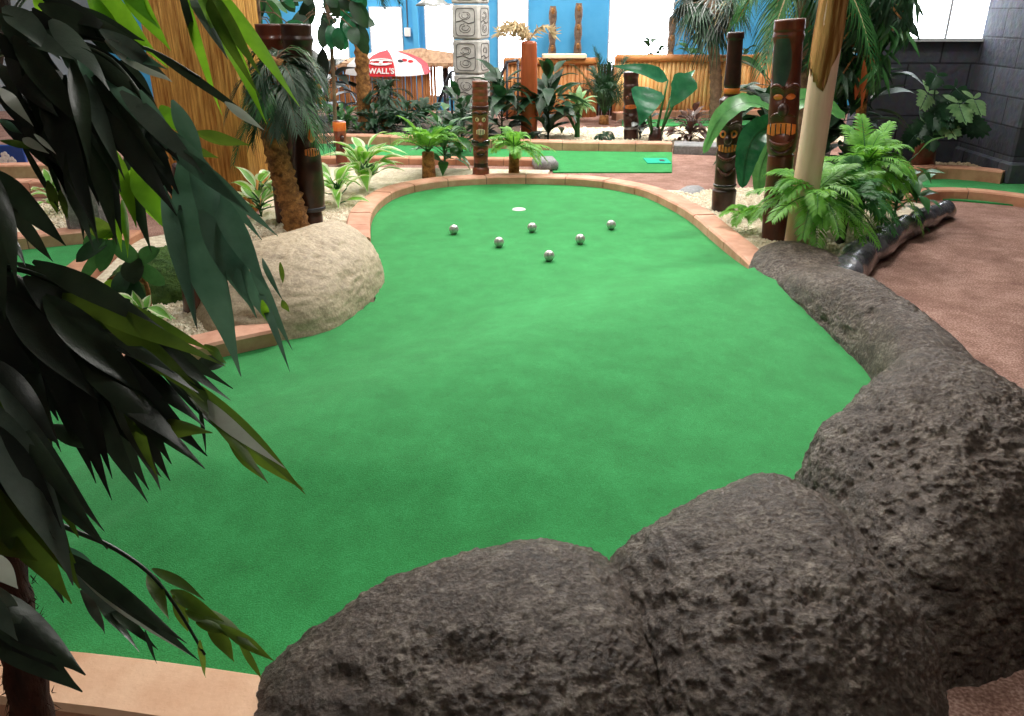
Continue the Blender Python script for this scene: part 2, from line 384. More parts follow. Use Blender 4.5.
struct('trim_2', MB().box((pa.x + .58, (pa.y + YS) / 2 - .03, .1), (1.22, YS - pa.y + .06, .2), 0, 0, .02), 'blocks')

def window(i, x0, y0, x1, y1, Y, bars=1):
    a, b = D(x0, y1, Y), D(x1, y0, Y); yr = min(y1, 20); a.x = D(x0, yr, Y).x; b.x = D(x1, yr, Y).x
    w = b.x - a.x; h = b.z - a.z; cx = (a.x + b.x) / 2; cz = (a.z + b.z) / 2; t = 0.03
    fr = MB()
    fr.box((cx, Y - .02, a.z - t / 2), (w + 2 * t, .08, t)); fr.box((cx, Y - .02, b.z + t / 2), (w + 2 * t, .08, t))
    fr.box((a.x - t / 2, Y - .02, cz), (t, .08, h)); fr.box((b.x + t / 2, Y - .02, cz), (t, .08, h))
    for k in range(1, bars + 1): fr.box((a.x + w * k / (bars + 1), Y - .025, cz), (.025, .05, h))
    o = struct('window_%d' % i, fr, 'frame')
    MB().box((cx, Y - .012, cz), (w, .02, h)).build('pane', 'daylight', o, False)
window(1, 309, -60, 346, 64, YB, 0)
window(2, 371, 8, 401, 74, YB, 0)
window(3, 426, 5, 453, 95, YB, 0)
window(4, 499, -60, 527, 100, YB, 0)
window(5, 610, -70, 672, 70, YB, 0)
window(6, 905, -90, 988, 38, YS, 1)

# ------------------------------------------------------------------ turf greens
GREEN_PX = [(385, 300), (368, 262), (371, 247), (372, 222), (385, 205), (405, 195), (440, 188), (480, 185), (520, 184), (560, 185), (600, 188), (640, 196), (665, 207),
            (690, 222), (712, 241), (735, 262), (757, 285)]
GREEN = [(p.x, p.y) for p in (G(x, y, .02) for x, y in GREEN_PX)]
GREEN += [(1.6, 4.0), (1.75, 3.4), (1.7, 2.8), (1.35, 2.2), (0.75, 1.75), (0.15, 1.5), (-0.4, 1.38), (-0.75, 1.45), (-1.16, 1.55), (-1.9, 1.78), (-2.6, 2.1), (-2.9, 2.7), (-2.5, 3.05)]
GREEN += [(p.x, p.y) for p in (G(x, y, .02) for x, y in ((113, 383), (184, 367), (268, 348), (300, 340), (345, 325)))]
def ridge(x, y):
    a, b = V((-0.85, 2.4)), V((0.95, 4.1)); d = b - a; p = V((x, y)) - a
    t = max(-.1, min(1.1, p.dot(d) / d.dot(d))); q = p - d * t
    s = q.x * d.y - q.y * d.x
    w = 0.5 if s < 0 else 0.85
    h = 0.1 * math.exp(-(q.length / w) ** 2)
    h *= max(0, min(1, (y - 1.6) / .7)) * max(0, min(1, (x + 2.6) / .8))
    return 0.02 + h + 0.004 * noise.noise(V((x * 1.3, y * 1.3, 2)))
def edge_fall(x, y):   # the turf dips towards the long rock
    d = math.hypot((x - 1.62) / .28, (y - 3.35) / .75)
    return 0.03 * math.exp(-d * d)
def gz(x, y): return max(0.006, ridge(x, y) - edge_fall(x, y))
def turf(name, poly, zf, step, grow, label, cat='putting green', group=None):
    xs = [p[0] for p in poly]; ys = [p[1] for p in poly]; mb = MB(); idx = {}
    x0, y0 = min(xs) - grow, min(ys) - grow; nx = int((max(xs) - x0 + grow) / step) + 1; ny = int((max(ys) - y0 + grow) / step) + 1
    def vid(i, j):
        if (i, j) not in idx:
            x, y = x0 + i * step, y0 + j * step; idx[(i, j)] = len(mb.v); mb.v.append(V((x, y, zf(x, y))))
        return idx[(i, j)]
    for i in range(nx):
        for j in range(ny):
            cx, cy = x0 + (i + .5) * step, y0 + (j + .5) * step
            if inside(cx, cy, poly) or (grow and pdist(cx, cy, poly) < grow):
                mb.f.append((vid(i, j), vid(i + 1, j), vid(i + 1, j + 1), vid(i, j + 1))); mb.m.append(0)
    o = mb.build(name, 'turf'); tag(o, label, cat, group, 'thing'); return o
turf('putting_green', GREEN, gz, 0.04, 0.06, 'large curved putting green with six silver balls, ringed by brick and boulders')
def flat_green(name, px, label, th=0.012):
    P = [G(x, y, .012) for x, y in px]; n = len(P)
    lo = [V((p.x, p.y, 0.0)) for p in P]; hi = [V((p.x, p.y, th)) for p in P]
    o = MB().loft([lo, hi]).build(name, 'turf', smooth=False); tag(o, label, 'putting green', None, 'thing'); return o
flat_green('putting_green', [(235, 142), (400, 145), (540, 150), (672, 152), (672, 172), (553, 172), (550, 163), (235, 160)][::-1], 'long straight putting green strip with a teal tee mat at its right end')
flat_green('putting_green', [(895, 196), (960, 200), (1100, 212), (1100, 186), (1000, 182), (940, 178), (890, 180)], 'putting green in the corner below the dark stone block wall')
flat_green('putting_green', [(-60, 330), (-60, 258), (60, 246), (112, 240), (118, 246), (75, 272), (40, 310)], 'small putting green behind the dark leaves, in front of a white pebble bed')
flat_green('putting_green', [(-60, 194), (-60, 180), (85, 178), (90, 190)], 'narrow putting green strip farthest left, in front of the blue flower board')
flat_green('putting_green', [(622, 126), (622, 120), (760, 117), (760, 125)], 'distant putting green strip at the foot of the bamboo fence')

# ------------------------------------------------------------------ brick kerbs
def kerb(pts, side, width, h, blen, label, m='brick', name='brick_kerb', z0=0.0, gap=0.008, bev=0.012):
    path = smooth_path(pts, 14); path = [V((p.x, p.y, 0)) for p in path]
    L = sum((b - a).length for a, b in zip(path, path[1:])); nb = max(1, round(L / blen)); sub = 5
    fine = resample(path, L / (nb * sub) * 0.99999); mb = MB(); n = len(fine)
    def frame(i):
        i = max(0, min(n - 1, i)); t = (fine[min(i + 1, n - 1)] - fine[max(i - 1, 0)]).normalized()
        return fine[i], t, V((-t.y, t.x, 0)) * side
    def prof(p, nn, zt, in_):
        return [p + nn * in_ + V((0, 0, z0)), p + nn * in_ + V((0, 0, zt - bev)), p + nn * (in_ + bev) + V((0, 0, zt)), p + nn * (width - in_ - bev) + V((0, 0, zt)), p + nn * (width - in_) + V((0, 0, zt - bev)), p + nn * (width - in_) + V((0, 0, z0))]
    core = [prof(*[frame(i)[0], frame(i)[2]], h - 0.01, 0.006) for i in range(n)]
    mb.loft(core, 1)
    for k in range(nb):
        zt = h + R.uniform(-.003, .003); rings = []
        for q in range(sub + 1):
            p, t, nn = frame(min(k * sub + q, n - 1)); off = gap / 2 if q == 0 else (-gap / 2 if q == sub else 0)
            rings.append(prof(p + t * off, nn, zt, 0))
        mb.loft(rings, 0)
    o = mb.build(name, [m, 'grout'], smooth=False); tag(o, label, 'kerb', None, 'thing'); return o
kz = .02
kerb([G(x, y, kz) for x, y in GREEN_PX[2:]], 1, 0.17, 0.09, 0.36, 'curved brick kerb around the far end of the large putting green')
kerb([G(x, y, kz) for x, y in ((-40, 412), (55, 397), (113, 383), (184, 366.5), (250, 351), (278, 345))], 1, 0.17, 0.095, 0.42, 'straight brick kerb between the pale left boulder and the dark leaves')
kerb([G(x, y, kz) for x, y in ((-250, 645), (-80, 652), (50, 663), (160, 675), (262, 690), (330, 700))], -1, 0.17, 0.075, 0.62, 'wide peach brick kerb at the front under the foreground plant', m='brick_peach')
kerb([G(x, y, .012) for x, y in ((225, 141.5), (400, 145), (540, 150), (672, 152))], 1, 0.17, 0.11, 0.42, 'long brick kerb behind the straight putting green strip', z0=0)
kerb([G(x, y, .012) for x, y in ((225, 160.5), (400, 161), (552, 163))], -1, 0.15, 0.07, 0.5, 'low brick kerb on the near side of the straight green strip', m='brick_red')
kerb([G(x, y, .0) for x, y in ((673, 154), (740, 156), (830, 157))], 1, 0.3, 0.1, 0.7, 'grey stone kerb right of the teal tee mat', m='stone_grey', name='stone_kerb')
kerb([G(x, y, .012) for x, y in ((897, 215), (912, 203), (940, 199), (975, 200), (1030, 207), (1120, 222))], 1, 0.14, 0.085, 0.5, 'red brick kerb on the near side of the corner green', m='brick_red')
kerb([G(x, y, .012) for x, y in ((880, 181), (940, 179), (975, 181), (1000, 184))], 1, 0.16, 0.12, 0.5, 'red brick kerb below the dark stone wall behind the corner green', m='brick_red')
kerb([G(x, y, .012) for x, y in ((-60, 258), (20, 250), (60, 246), (112, 241))], 1, 0.17, 0.1, 0.45, 'brick kerb in front of the white pebble bed at far left', m='brick')
kerb([G(x, y, .012) for x, y in ((20, 322), (70, 278), (100, 255), (122, 242))], -1, 0.16, 0.1, 0.45, 'slanting brick kerb beside the round leaved plant', m='brick_red')
kerb([G(x, y, .012) for x, y in ((-60, 181), (20, 179), (90, 178))], 1, 0.17, 0.14, 0.5, 'brick kerb under the blue flower board', m='brick')
kerb([G(x, y, .012) for x, y in ((-60, 193), (20, 192), (90, 191))], -1, 0.16, 0.13, 0.5, 'brick kerb on the near side of the narrow far left green', m='brick')
kerb([G(x, y, .012) for x, y in ((616, 120), (660, 118.5), (765, 117))], 1, 0.17, 0.11, 0.5, 'pale brick kerb at the foot of the bamboo fence', m='brick')
cap = G(545, 169); tag(MB().box((cap.x, cap.y, .055), (.24, .3, .11), .1, 0, .03).build('kerb_stone', 'stone_grey'), 'grey stone block at the end of the low brick kerb', 'stone')

# ------------------------------------------------------------------ gravel beds
def gravel(px, label, count, dens_px=None, m='pebble', z=0.045, size=(.007, .016), stones=True, base='gravel', name='gravel'):
    P = [G(x, y, z) for x, y in px]; poly = [(p.x, p.y) for p in P]; mb = MB()
    xs = [p[0] for p in poly]; ys = [p[1] for p in poly]
    area = 0
    for i in range(len(P)): area += P[i - 1].x * P[i].y - P[i].x * P[i - 1].y
    if area < 0: P.reverse()
    mb.loft([[V((p.x, p.y, 0)) for p in P], [V((p.x, p.y, z)) for p in P]])
    sel = poly if dens_px is None else [(q.x, q.y) for q in (G(x, y, z) for x, y in dens_px)]
    xs = [p[0] for p in sel]; ys = [p[1] for p in sel]; done = 0; tries = 0
    O = [V((1, 0, 0)), V((0, 1, 0)), V((-1, 0, 0)), V((0, -1, 0)), V((0, 0, 1)), V((0, 0, -1))]
    Fc = [(0, 1, 4), (1, 2, 4), (2, 3, 4), (3, 0, 4), (1, 0, 5), (2, 1, 5), (3, 2, 5), (0, 3, 5)]
    while done < count and tries < count * 6:
        tries += 1; x, y = R.uniform(min(xs), max(xs)), R.uniform(min(ys), max(ys))
        if not inside(x, y, sel) or not inside(x, y, poly): continue
        s = R.uniform(*size); rm = Matrix.Rotation(R.random() * 6.3, 3, 'Z') @ Matrix.Rotation(R.uniform(-.6, .6), 3, 'X')
        sx, sy, sz = s * R.uniform(.8, 1.4), s * R.uniform(.7, 1.1), s * R.uniform(.5, .9)
        c = V((x, y, z + sz * .3)); mb.add([c + rm @ V((o.x * sx, o.y * sy, o.z * sz)) for o in O], Fc, 1); done += 1
    o = mb.build(name, [base, m], smooth=False); tag(o, label, 'gravel', None, 'stuff'); return o
gravel([(650, 189), (700, 214), (745, 250), (778, 278), (835, 282), (860, 246), (905, 225), (945, 210), (905, 200), (860, 184), (740, 188), (690, 191)],
       'pale gravel around the leaning carved poles and the bare wood pole', 9000, [(670, 192), (778, 278), (850, 275), (905, 215), (870, 190), (740, 188)], size=(.006, .014))
gravel([(362, 262), (353, 240), (365, 208), (395, 190), (440, 180), (480, 177), (545, 177), (550, 170), (430, 168), (330, 167), (285, 167), (268, 190), (258, 217), (135, 240), (100, 275), (50, 320), (-20, 400), (60, 386), (184, 351), (268, 333), (330, 300), (350, 275)],
       'pale gravel bed left of the large green behind the boulder', 11000, [(300, 260), (400, 185), (340, 200), (150, 255), (130, 350), (268, 333)], size=(.007, .016))
gravel([(520, 141), (530, 128), (900, 126), (880, 141), (760, 143), (672, 143)], 'pale gravel bed behind the long brick kerb with the carved post', 2500, size=(.012, .022), m='pebble')
gravel([(-60, 236), (-60, 206), (90, 203), (112, 228), (60, 232)], 'white pebble bed beyond the small far left green', 1500, size=(.015, .03))
gravel([(850, 169), (850, 163), (980, 163), (982, 169), (940, 167)], 'brown gravel strip at the foot of the stone wall', 700, m='pebble_tan', z=.08, size=(.012, .02))
gravel([(225, 132), (225, 116), (470, 114), (520, 122), (520, 139)], 'dark soil bed under the shrubs in front of the hut', 0, base='soil', name='soil', z=.05)

# ------------------------------------------------------------------ boulders
def boulder(name, foot, top, h, label, m, e1=0.75, e2=0.9, seed=0, amp=.018, nu=150, nv=70, sink=.04, group=None):
    """foot: closed outline on the ground [(x, y)...]; top: (x, y) of the summit"""
    fp = smooth_path([V((x, y, 0)) for x, y in foot], 24, True); Lp = [0]
    for a, b in zip(fp, fp[1:] + fp[:1]): Lp.append(Lp[-1] + (b - a).length)
    def at(u):
        d = u % 1.0 * Lp[-1]
        for i in range(len(fp)):
            if Lp[i + 1] >= d:
                return fp[i].lerp(fp[(i + 1) % len(fp)], (d - Lp[i]) / max(1e-9, Lp[i + 1] - Lp[i]))
    ring0 = [at(k / nu) for k in range(nu)]
    cx = V((top[0], top[1], 0)); cen = sum(ring0, V()) / nu; rings = []
    for i in range(nv):
        ph = (math.pi / 2) * i / nv
        ca, sa = math.cos(ph) ** e1, math.sin(ph) ** e2
        ctr = cen.lerp(cx, sa)
        rings.append([ctr + (p - cen) * ca + V((0, 0, -sink + (h + sink) * sa)) for p in ring0])
    mb = MB(); mb.loft(rings, 0, cap=False); k = len(mb.v); mb.v.append(cx + V((0, 0, h))); o = (nv - 1) * nu
    for j in range(nu): mb.f.append((k, o + j, o + (j + 1) % nu)); mb.m.append(0)
    ctr = cen + V((0, 0, h * .2)); so = V((seed * 3.1, seed * 1.7, seed * .9))
    for i, p in enumerate(mb.v):
        q = p + so
        d = noise.noise(q * 2.3) * amp * 1.6 + noise.noise(q * 6) * amp * .8 + noise.noise(q * 15) * amp * .45
        cr = noise.noise(V((q.x * 9, q.y * 9, q.z * 16)) + V((5, 5, 5)))
        if cr > .25: d -= (cr - .25) * amp * 1.7
        d -= max(0, noise.noise(V((q.x * 17, q.y * 17, q.z * 30)) + V((3, 1, 7))) - .2) * amp * 1.1 + max(0, noise.noise(q * 48) - .15) * amp * .55
        d += noise.noise(q * 34) * amp * .45 + abs(noise.noise(q * 60)) * amp * .4 + noise.noise(q * 95) * amp * .2
        mb.v[i] = p + (p - ctr).normalized() * d
    ob = mb.build(name, m); tag(ob, label, 'boulder', group); return ob
boulder('boulder', [(-1.72, 4.2), (-1.3, 4.85), (-1.0, 5.15), (-.8, 4.75), (-.76, 4.35), (-.88, 3.76), (-1.16, 3.56), (-1.48, 3.62)], (-1.2, 4.4), .335, 'tan rounded boulder at the left edge of the large green', 'rock_tan', seed=1, amp=.012, e1=.85, e2=.85)
boulder('boulder', [(1.42, 4.25), (1.45, 4.75), (1.68, 4.98), (1.95, 4.75), (2.0, 4.35), (1.75, 4.0)], (1.7, 4.58), .2, 'small dark boulder nearest the bare wood pole', 'rock', seed=2, amp=.014, nu=160, nv=70)
boulder('boulder', [(1.44, 4.38), (1.6, 4.68), (1.86, 4.55), (1.96, 4.05), (1.98, 3.5), (1.92, 2.9), (1.75, 2.75), (1.56, 2.95), (1.58, 3.35), (1.53, 3.75)], (1.76, 3.6), .25, 'long low dark boulder stretching along the right of the green', 'rock', seed=3, amp=.016, nu=260, nv=90)
boulder('boulder', [(.96, 2.28), (1.3, 2.68), (1.58, 2.95), (1.8, 2.85), (1.84, 2.35), (1.68, 1.95), (1.4, 1.58), (1.08, 1.42), (.92, 1.48), (.86, 1.85)], (1.45, 2.35), .37, 'huge dark boulder at the lower right beside the brown path', 'rock', seed=4, amp=.02, nu=430, nv=190)
boulder('boulder', [(.19, 1.66), (.43, 1.9), (.72, 2.02), (.9, 1.8), (.95, 1.5), (.93, 1.18), (.6, .92), (.28, 1.02), (.19, 1.35)], (.66, 1.62), .335, 'dark pitted boulder in the middle of the front three', 'rock', seed=5, amp=.016, nu=430, nv=190, e1=.85, e2=.85)
boulder('boulder', [(-.66, 1.33), (-.48, 1.56), (-.1, 1.72), (.16, 1.7), (.3, 1.48), (.3, 1.1), (-.1, .88), (-.55, 1.02)], (.02, 1.5), .27, 'dark pitted boulder at the bottom beside the peach kerb', 'rock', seed=6, amp=.0145, nu=430, nv=190, e1=.85, e2=.9)
boulder('stone', [(p.x, p.y) for p in (G(674, 196), G(682, 191), G(700, 190), G(708, 195), G(700, 200), G(684, 201))], tuple(G(692, 195))[:2], .07, 'flat grey stone on the gravel behind the right kerb', 'stone_grey', seed=8, amp=.01, nu=50, nv=20)

# ------------------------------------------------------------------ black log edging
pts = smooth_path([G(836, 288, .06), G(852, 266, .08), G(872, 248, .085), G(900, 231, .08), G(925, 218, .07), G(950, 209, .06)], 20)
n = len(pts); rad = []
for i in range(n):
    t = i / (n - 1); seg = t * 5.6; f = seg - math.floor(seg)
    rad.append((.112 - .045 * t) * (.74 + .32 * math.sin(math.pi * min(1, .06 + f * .9)) ** .5) * (.7 if i in (0, n - 1) else 1))
mb = MB(); mb.tube(pts, rad, 20)
for i, p in enumerate(mb.v): mb.v[i] = p + V((noise.noise(p * 5), noise.noise(p * 5 + V((9, 0, 0))), noise.noise(p * 5 + V((0, 9, 0))))) * .03 + V((0, 0, noise.noise(p * 16))) * .008
tag(mb.build('log_edging', 'log'), 'knobbly glossy black log lying between the gravel and the brown path', 'log')

# ------------------------------------------------------------------ balls and cup
lab = {0: 'leftmost silver ball on the green', 1: 'silver ball second from the left, in front of the cup', 2: 'silver ball nearest to the white cup', 3: 'silver ball closest to the camera, lowest of the six',
       4: 'silver ball second from the right on the green', 5: 'rightmost silver ball, nearest the right kerb'}
for i, (x, y) in enumerate([(454, 234), (499, 247), (532, 232), (549, 261), (580, 244), (611, 229.5)]):
    g = G(x, y, .02); z = gz(g.x, g.y); r = .0345
    mb = MB().ell((g.x, g.y, z + r - .001), (r, r, r), 24, 16)
    for k in range(3):    # shallow grooves
        pass
    tag(mb.build('silver_ball', 'steel'), lab[i], 'ball', 'silver balls on the green')
g = G(519, 209.5, .02); z = gz(g.x, g.y)
tag(MB().lathe((g.x, g.y, z - .004), (g.x, g.y, z + .006), [(0, .054), (.7, .054), (1, .05), (1, .04), (.8, .036)], 32).build('hole_cup', 'white'), 'round white hole cup set in the turf', 'golf hole')
a = G(660, 160.5, .02)
t = thing('tee_mat', (a.x, a.y, .012), 'teal tee mat with a small dark mark on the distant green strip', 'tee mat')
MB().box((a.x - .03, a.y, .016), (.25, .3, .01)).build('mat_pad', 'mat_teal', t, False)
nb = MB(); nb.box((a.x + .02, a.y, .0225), (.05, .09, .003)); nb.build('mark', 'ink', t, False)

# ------------------------------------------------------------------ carved poles
def g2(a, s): return math.exp(-(a / s) ** 2)
def tiki(base, top, r, prof, feats, label, m='tiki', inserts=(), face=None, cat='tiki pole', rings=(), n=48, steps=110, bandm=()):
    base, top = V(base), V(top)
    t = thing('tiki_pole', base, label, cat)
    def fn(tt, a):
        k = 1.0
        for (t0, a0, st, sa, am) in feats: k += 1.5 * am * g2(tt - t0, st) * g2(a - a0, sa)
        for (t0, w, am) in rings: k += am * g2(tt - t0, w)
        return k
    MB().lathe(base, top, [(q, rr * r) for q, rr in prof], n, 0, fn, face, steps).build('post', m, t)
    ax = top - base; L = ax.length; t_ = ax.normalized(); f = V(face) if face is not None else V((-base.x, -base.y, 0))
    f = (f - t_ * f.dot(t_)).normalized(); b = t_.cross(f)
    def pr(q):
        for (t0, r0), (t1, r1) in zip(prof, prof[1:]):
            if t0 <= q <= t1: return r0 + (r1 - r0) * ((q - t0) / (t1 - t0) if t1 > t0 else 0)
        return prof[-1][1]
    for (kind, tt, a, w, h, mm) in inserts:
        rr = r * pr(tt) * fn(tt, a); d = f * math.cos(a) + b * math.sin(a); sd = t_.cross(d); c = base + ax * tt
        if kind == 'eye':
            mb = MB().ell(c + d * (rr * .97), (w / 2, .018, h / 2), 14, 8, 0, (sd, d, t_)); o = mb.build('eye', mm, t)
            MB().ell(c + d * (rr * .97 + .013), (w * .2, .01, h * .24), 10, 6, 0, (sd, d, t_)).build('pupil', 'tiki_black', o)
        elif kind == 'lid':
            mb = MB(); pts = [c + d * (rr * .99) + sd * (w / 2 * math.cos(q)) + t_ * (-h * math.sin(q)) for q in [math.pi * i / 8 for i in range(9)]]
            mb.ell(c + d * (rr * .96) - t_ * (h * .2), (w / 2, .02, h * .45), 14, 8, 0, (sd, d, t_)); mb.build('eye', mm, t)
        elif kind == 'mouth':
            mb = MB(); na = 10; half = w / 2 / rr; rows = []
            for off, dr in ((-h / 2, 0), (-h / 2, .012), (h / 2, .012), (h / 2, 0)):
                row = []
                for i in range(na + 1):
                    q = a - half + 2 * half * i / na; dd = f * math.cos(q) + b * math.sin(q)
                    row.append(c + t_ * (off * (1 - .35 * (2 * i / na - 1) ** 2)) + dd * (r * pr(tt) * fn(tt, q) * .98 + dr))
                rows.append(row)
            mb.loft(rows, 0, cap=False, closed=False); o = mb.build('mouth', mm, t, False)
            tb = MB()
            for i in range(1, 6):
                q = a - half + 2 * half * i / 6; dd = f * math.cos(q) + b * math.sin(q); cc = c + dd * (r * pr(tt) * fn(tt, q) * .98 + .013)
                tb.tube([cc - t_ * h * .45, cc + t_ * h * .45], .0035, 6)
            tb.build('tooth_gap', 'tiki_black', o)
        elif kind == 'brow':
            mb = MB(); P = []
            for i in range(9):
                q = a + (i / 8 - .5) * w / rr; t2 = tt + (h * math.sin(math.pi * i / 8)) / L; dd = f * math.cos(q) + b * math.sin(q); P.append(base + ax * t2 + dd * (r * pr(t2) * fn(t2, q) + .004))
            mb.tube(P, [.004 + .009 * math.sin(math.pi * i / 8) for i in range(9)], 7); mb.build('brow', mm, t)
        elif kind == 'nose':
            MB().ell(c + d * (rr * 1.0), (w / 2, .03, h / 2), 12, 8, 0, (sd, d, t_)).build('nose', mm, t)
        elif kind == 'band':
            MB().lathe(c - t_ * h / 2, c + t_ * h / 2, [(0, rr * 1.0), (.15, rr * 1.06), (.85, rr * 1.06), (1, rr * 1.0)], 32, 0, None, face).build('band', mm, t)
        elif kind == 'patch':
            mb = MB(); na = 8; half = w / 2 / rr; rows = []
            for j in range(7):
                off = -h / 2 + h * j / 6; row = []; sh = 1 - .5 * (2 * j / 6 - 1) ** 2
                for i in range(na + 1):
                    q = a - half * sh + 2 * half * sh * i / na; dd = f * math.cos(q) + b * math.sin(q); t2 = tt + off / L
                    row.append(base + ax * t2 + dd * (r * pr(t2) * fn(t2, q) + .003))
                rows.append(row)
            mb.loft(rows, 0, cap=False, closed=False).build('painted_patch', mm, t)
    return t
zb = .045
# tall glossy pole beside the bare wood pole
b = G(775, 238, zb); tp = D(790, 19, b.y)
tiki(b, tp, .092, [(0, .98), (.1, 1.0), (.13, 1.02), (.3, .92), (.405, .9), (.41, .82), (.42, .95), (.5, 1.08), (.56, 1.0), (.6, 1.04), (.72, .98), (.9, .96), (.93, 1.06), (.95, .98), (.955, 1.03), (1, 1.02)],
     [(.46, 0, .035, .8, .12), (.535, 0, .028, .55, -.12), (.62, .0, .03, .22, .14), (.675, -.5, .025, .34, -.16), (.675, .5, .025, .34, -.16), (.715, 0, .018, 1.2, .12), (.36, 0, .03, .9, .08), (.25, 0.3, .03, .5, -.08), (.2, -.3, .03, .5, .08)],
     'tall dark red tiki pole beside the bare wood pole', 'tiki',
     [('lid', .68, -.5, .085, .05, 'tiki_orange'), ('lid', .68, .5, .085, .05, 'tiki_orange'), ('mouth', .53, -.1, .16, .085, 'tiki_orange'), ('nose', .62, 0, .07, .09, 'tiki_dark'), ('brow', .705, -.52, .1, .03, 'tiki'), ('brow', .705, .52, .1, .03, 'tiki'), ('brow', .585, -.05, .17, .03, 'tiki'), ('brow', .485, -.05, .17, -.03, 'tiki'), ('brow', .45, 0, .15, -.04, 'tiki_dark'), ('patch', .83, -.4, .13, .3, 'tiki_green')])
b = G(723, 210, zb); tp = D(736, 32, b.y)
tiki(b, tp, .088, [(0, 1.02), (.12, 1.05), (.13, .9), (.15, .95), (.22, .92), (.36, .92), (.37, .82), (.38, .95), (.5, 1.05), (.64, .95), (.66, .62), (.7, .62), (.72, .7), (.85, .62), (.96, .62), (.97, .7), (1, .68)],
     [(.3, 0, .03, .6, .12), (.24, 0.5, .03, .4, -.12), (.24, -.5, .03, .4, -.12), (.36, 0, .02, .9, -.1), (.45, -.55, .04, .4, -.14), (.45, .55, .04, .4, -.14), (.43, 0, .035, .25, .15), (.52, 0, .02, 1.2, .12), (.58, 0, .02, .9, -.08)],
     'leaning tiki pole with round orange eyes behind the right kerb', 'tiki_dark',
     [('eye', .455, -.5, .075, .065, 'tiki_orange'), ('eye', .455, .5, .075, .065, 'tiki_orange'), ('mouth', .375, 0, .13, .06, 'tiki_orange'), ('brow', .5, -.5, .1, .03, 'tiki_dark'), ('brow', .5, .5, .1, .03, 'tiki_dark'), ('nose', .425, 0, .06, .07, 'tiki_dark'), ('brow', .335, 0, .15, -.03, 'tiki'), ('brow', .26, 0, .15, -.05, 'tiki'), ('band', .69, 0, 0, .045, 'tiki_orange'), ('band', .15, 0, 0, .03, 'tiki_black')])
b = G(481, 178, zb); tp = D(480, 81, b.y)
tiki(b, tp, .073, [(0, 1.1), (.1, 1.08), (.13, .85), (.2, .9), (.3, .98), (.45, .98), (.6, 1), (.8, 1), (.95, 1), (1, .98)],
     [(.4, 0, .03, .5, .16), (.5, 0, .03, .5, .2), (.34, 0, .03, 1.2, -.12), (.62, .5, .035, .35, -.16), (.62, -.5, .035, .35, -.16), (.25, .4, .03, .4, -.12), (.25, -.4, .03, .4, -.12), (.7, 0, .02, 1.2, .1)],
     'tiki pole with cream eyes between the two bright ferns', 'tiki_mid',
     [('eye', .62, -.5, .045, .05, 'tiki_cream'), ('eye', .62, .5, .045, .05, 'tiki_cream'), ('brow', .67, -.5, .07, .02, 'tiki_dark'), ('brow', .67, .5, .07, .02, 'tiki_dark'), ('nose', .56, 0, .05, .06, 'tiki_mid'), ('brow', .3, 0, .12, -.04, 'tiki_dark'), ('brow', .25, 0, .1, .05, 'tiki_mid'), ('mouth', .5, 0, .08, .05, 'tiki_cream'), ('band', .73, 0, 0, .05, 'tiki_dark'), ('band', .38, 0, 0, .05, 'tiki_black'), ('band', .14, 0, 0, .05, 'tiki_dark')],
     rings=((.8, .012, -.08), (.86, .012, -.08), (.92, .012, -.08), (.97, .01, -.06)))
b = G(631, 139, zb); tp = D(631, 72, b.y)
tiki(b, tp, .088, [(0, 1), (.15, 1.02), (.17, .92), (.22, 1.05), (.48, 1.05), (.52, .9), (.6, 1.08), (.75, 1.0), (.9, .95), (.95, 1.05), (1, 1)],
     [(.35, 0, .04, .5, .16), (.3, .6, .04, .4, -.1), (.3, -.6, .04, .4, -.1), (.62, .5, .035, .35, -.14), (.62, -.5, .035, .35, -.14), (.66, 0, .03, .3, .14), (.8, 0, .02, 1.4, .1)],
     'short dark tiki post standing alone in the far gravel bed', 'tiki_dark',
     [('mouth', .5, 0, .13, .05, 'tiki_orange'), ('eye', .64, -.5, .05, .045, 'tiki_mid'), ('eye', .64, .5, .05, .045, 'tiki_mid'), ('band', .17, 0, 0, .04, 'metal_grey')])
b = G(701, 113, .0); tp = D(701, 91, b.y)
tiki(b, tp, .085, [(0, 1), (.4, 1), (.45, .9), (.7, 1.05), (1, 1)], [(.6, 0, .06, .5, .15)], 'small red tiki post against the bamboo fence', 'tiki_mid',
     [('eye', .75, -.5, .04, .05, 'tiki_cream'), ('eye', .75, .5, .04, .05, 'tiki_cream'), ('mouth', .45, 0, .1, .05, 'tiki_cream')], n=28, steps=40)
b = G(312, 226, zb); tp = D(296, 24, b.y)
tiki(b, tp, .1, [(0, .8), (.06, .82), (.09, .72), (.1, 1.0), (.2, 1.1), (.36, 1.0), (.42, .9), (.6, .95), (.72, .85), (.9, .95), (.93, 1.08), (.95, .98), (1, 1.02)],
     [(.46, 0, .03, .5, .25), (.4, 0, .03, .6, .15), (.55, 0, .03, .4, .15), (.62, 0, .025, .4, .12), (.3, .2, .05, .5, .1)],
     'tall dark tiki pole with an orange face behind the shaggy palm', 'tiki_dark',
     [('mouth', .4, 0, .1, .055, 'tiki_orange'), ('nose', .48, 0, .05, .09, 'tiki_orange'), ('eye', .62, -.35, .045, .04, 'tiki_black'), ('eye', .62, .35, .045, .04, 'tiki_black'), ('band', .1, 0, 0, .03, 'metal_dark')], face=(.55, -.8, 0))
b = G(290, 221, zb); tp = D(270, 24, b.y)
tiki(b, tp, .1, [(0, 1), (.1, 1), (.5, .95), (.9, .95), (.93, 1.08), (.95, .98), (1, 1.02)], [(.6, 0, .03, .5, .15), (.4, 0, .03, .5, .15)], 'tall dark tiki pole touching the left side of the orange faced one', 'tiki',
     [('band', .84, 0, 0, .03, 'tiki_mid')])
b = G(342, 163, .03); tp = D(339, 121, b.y)
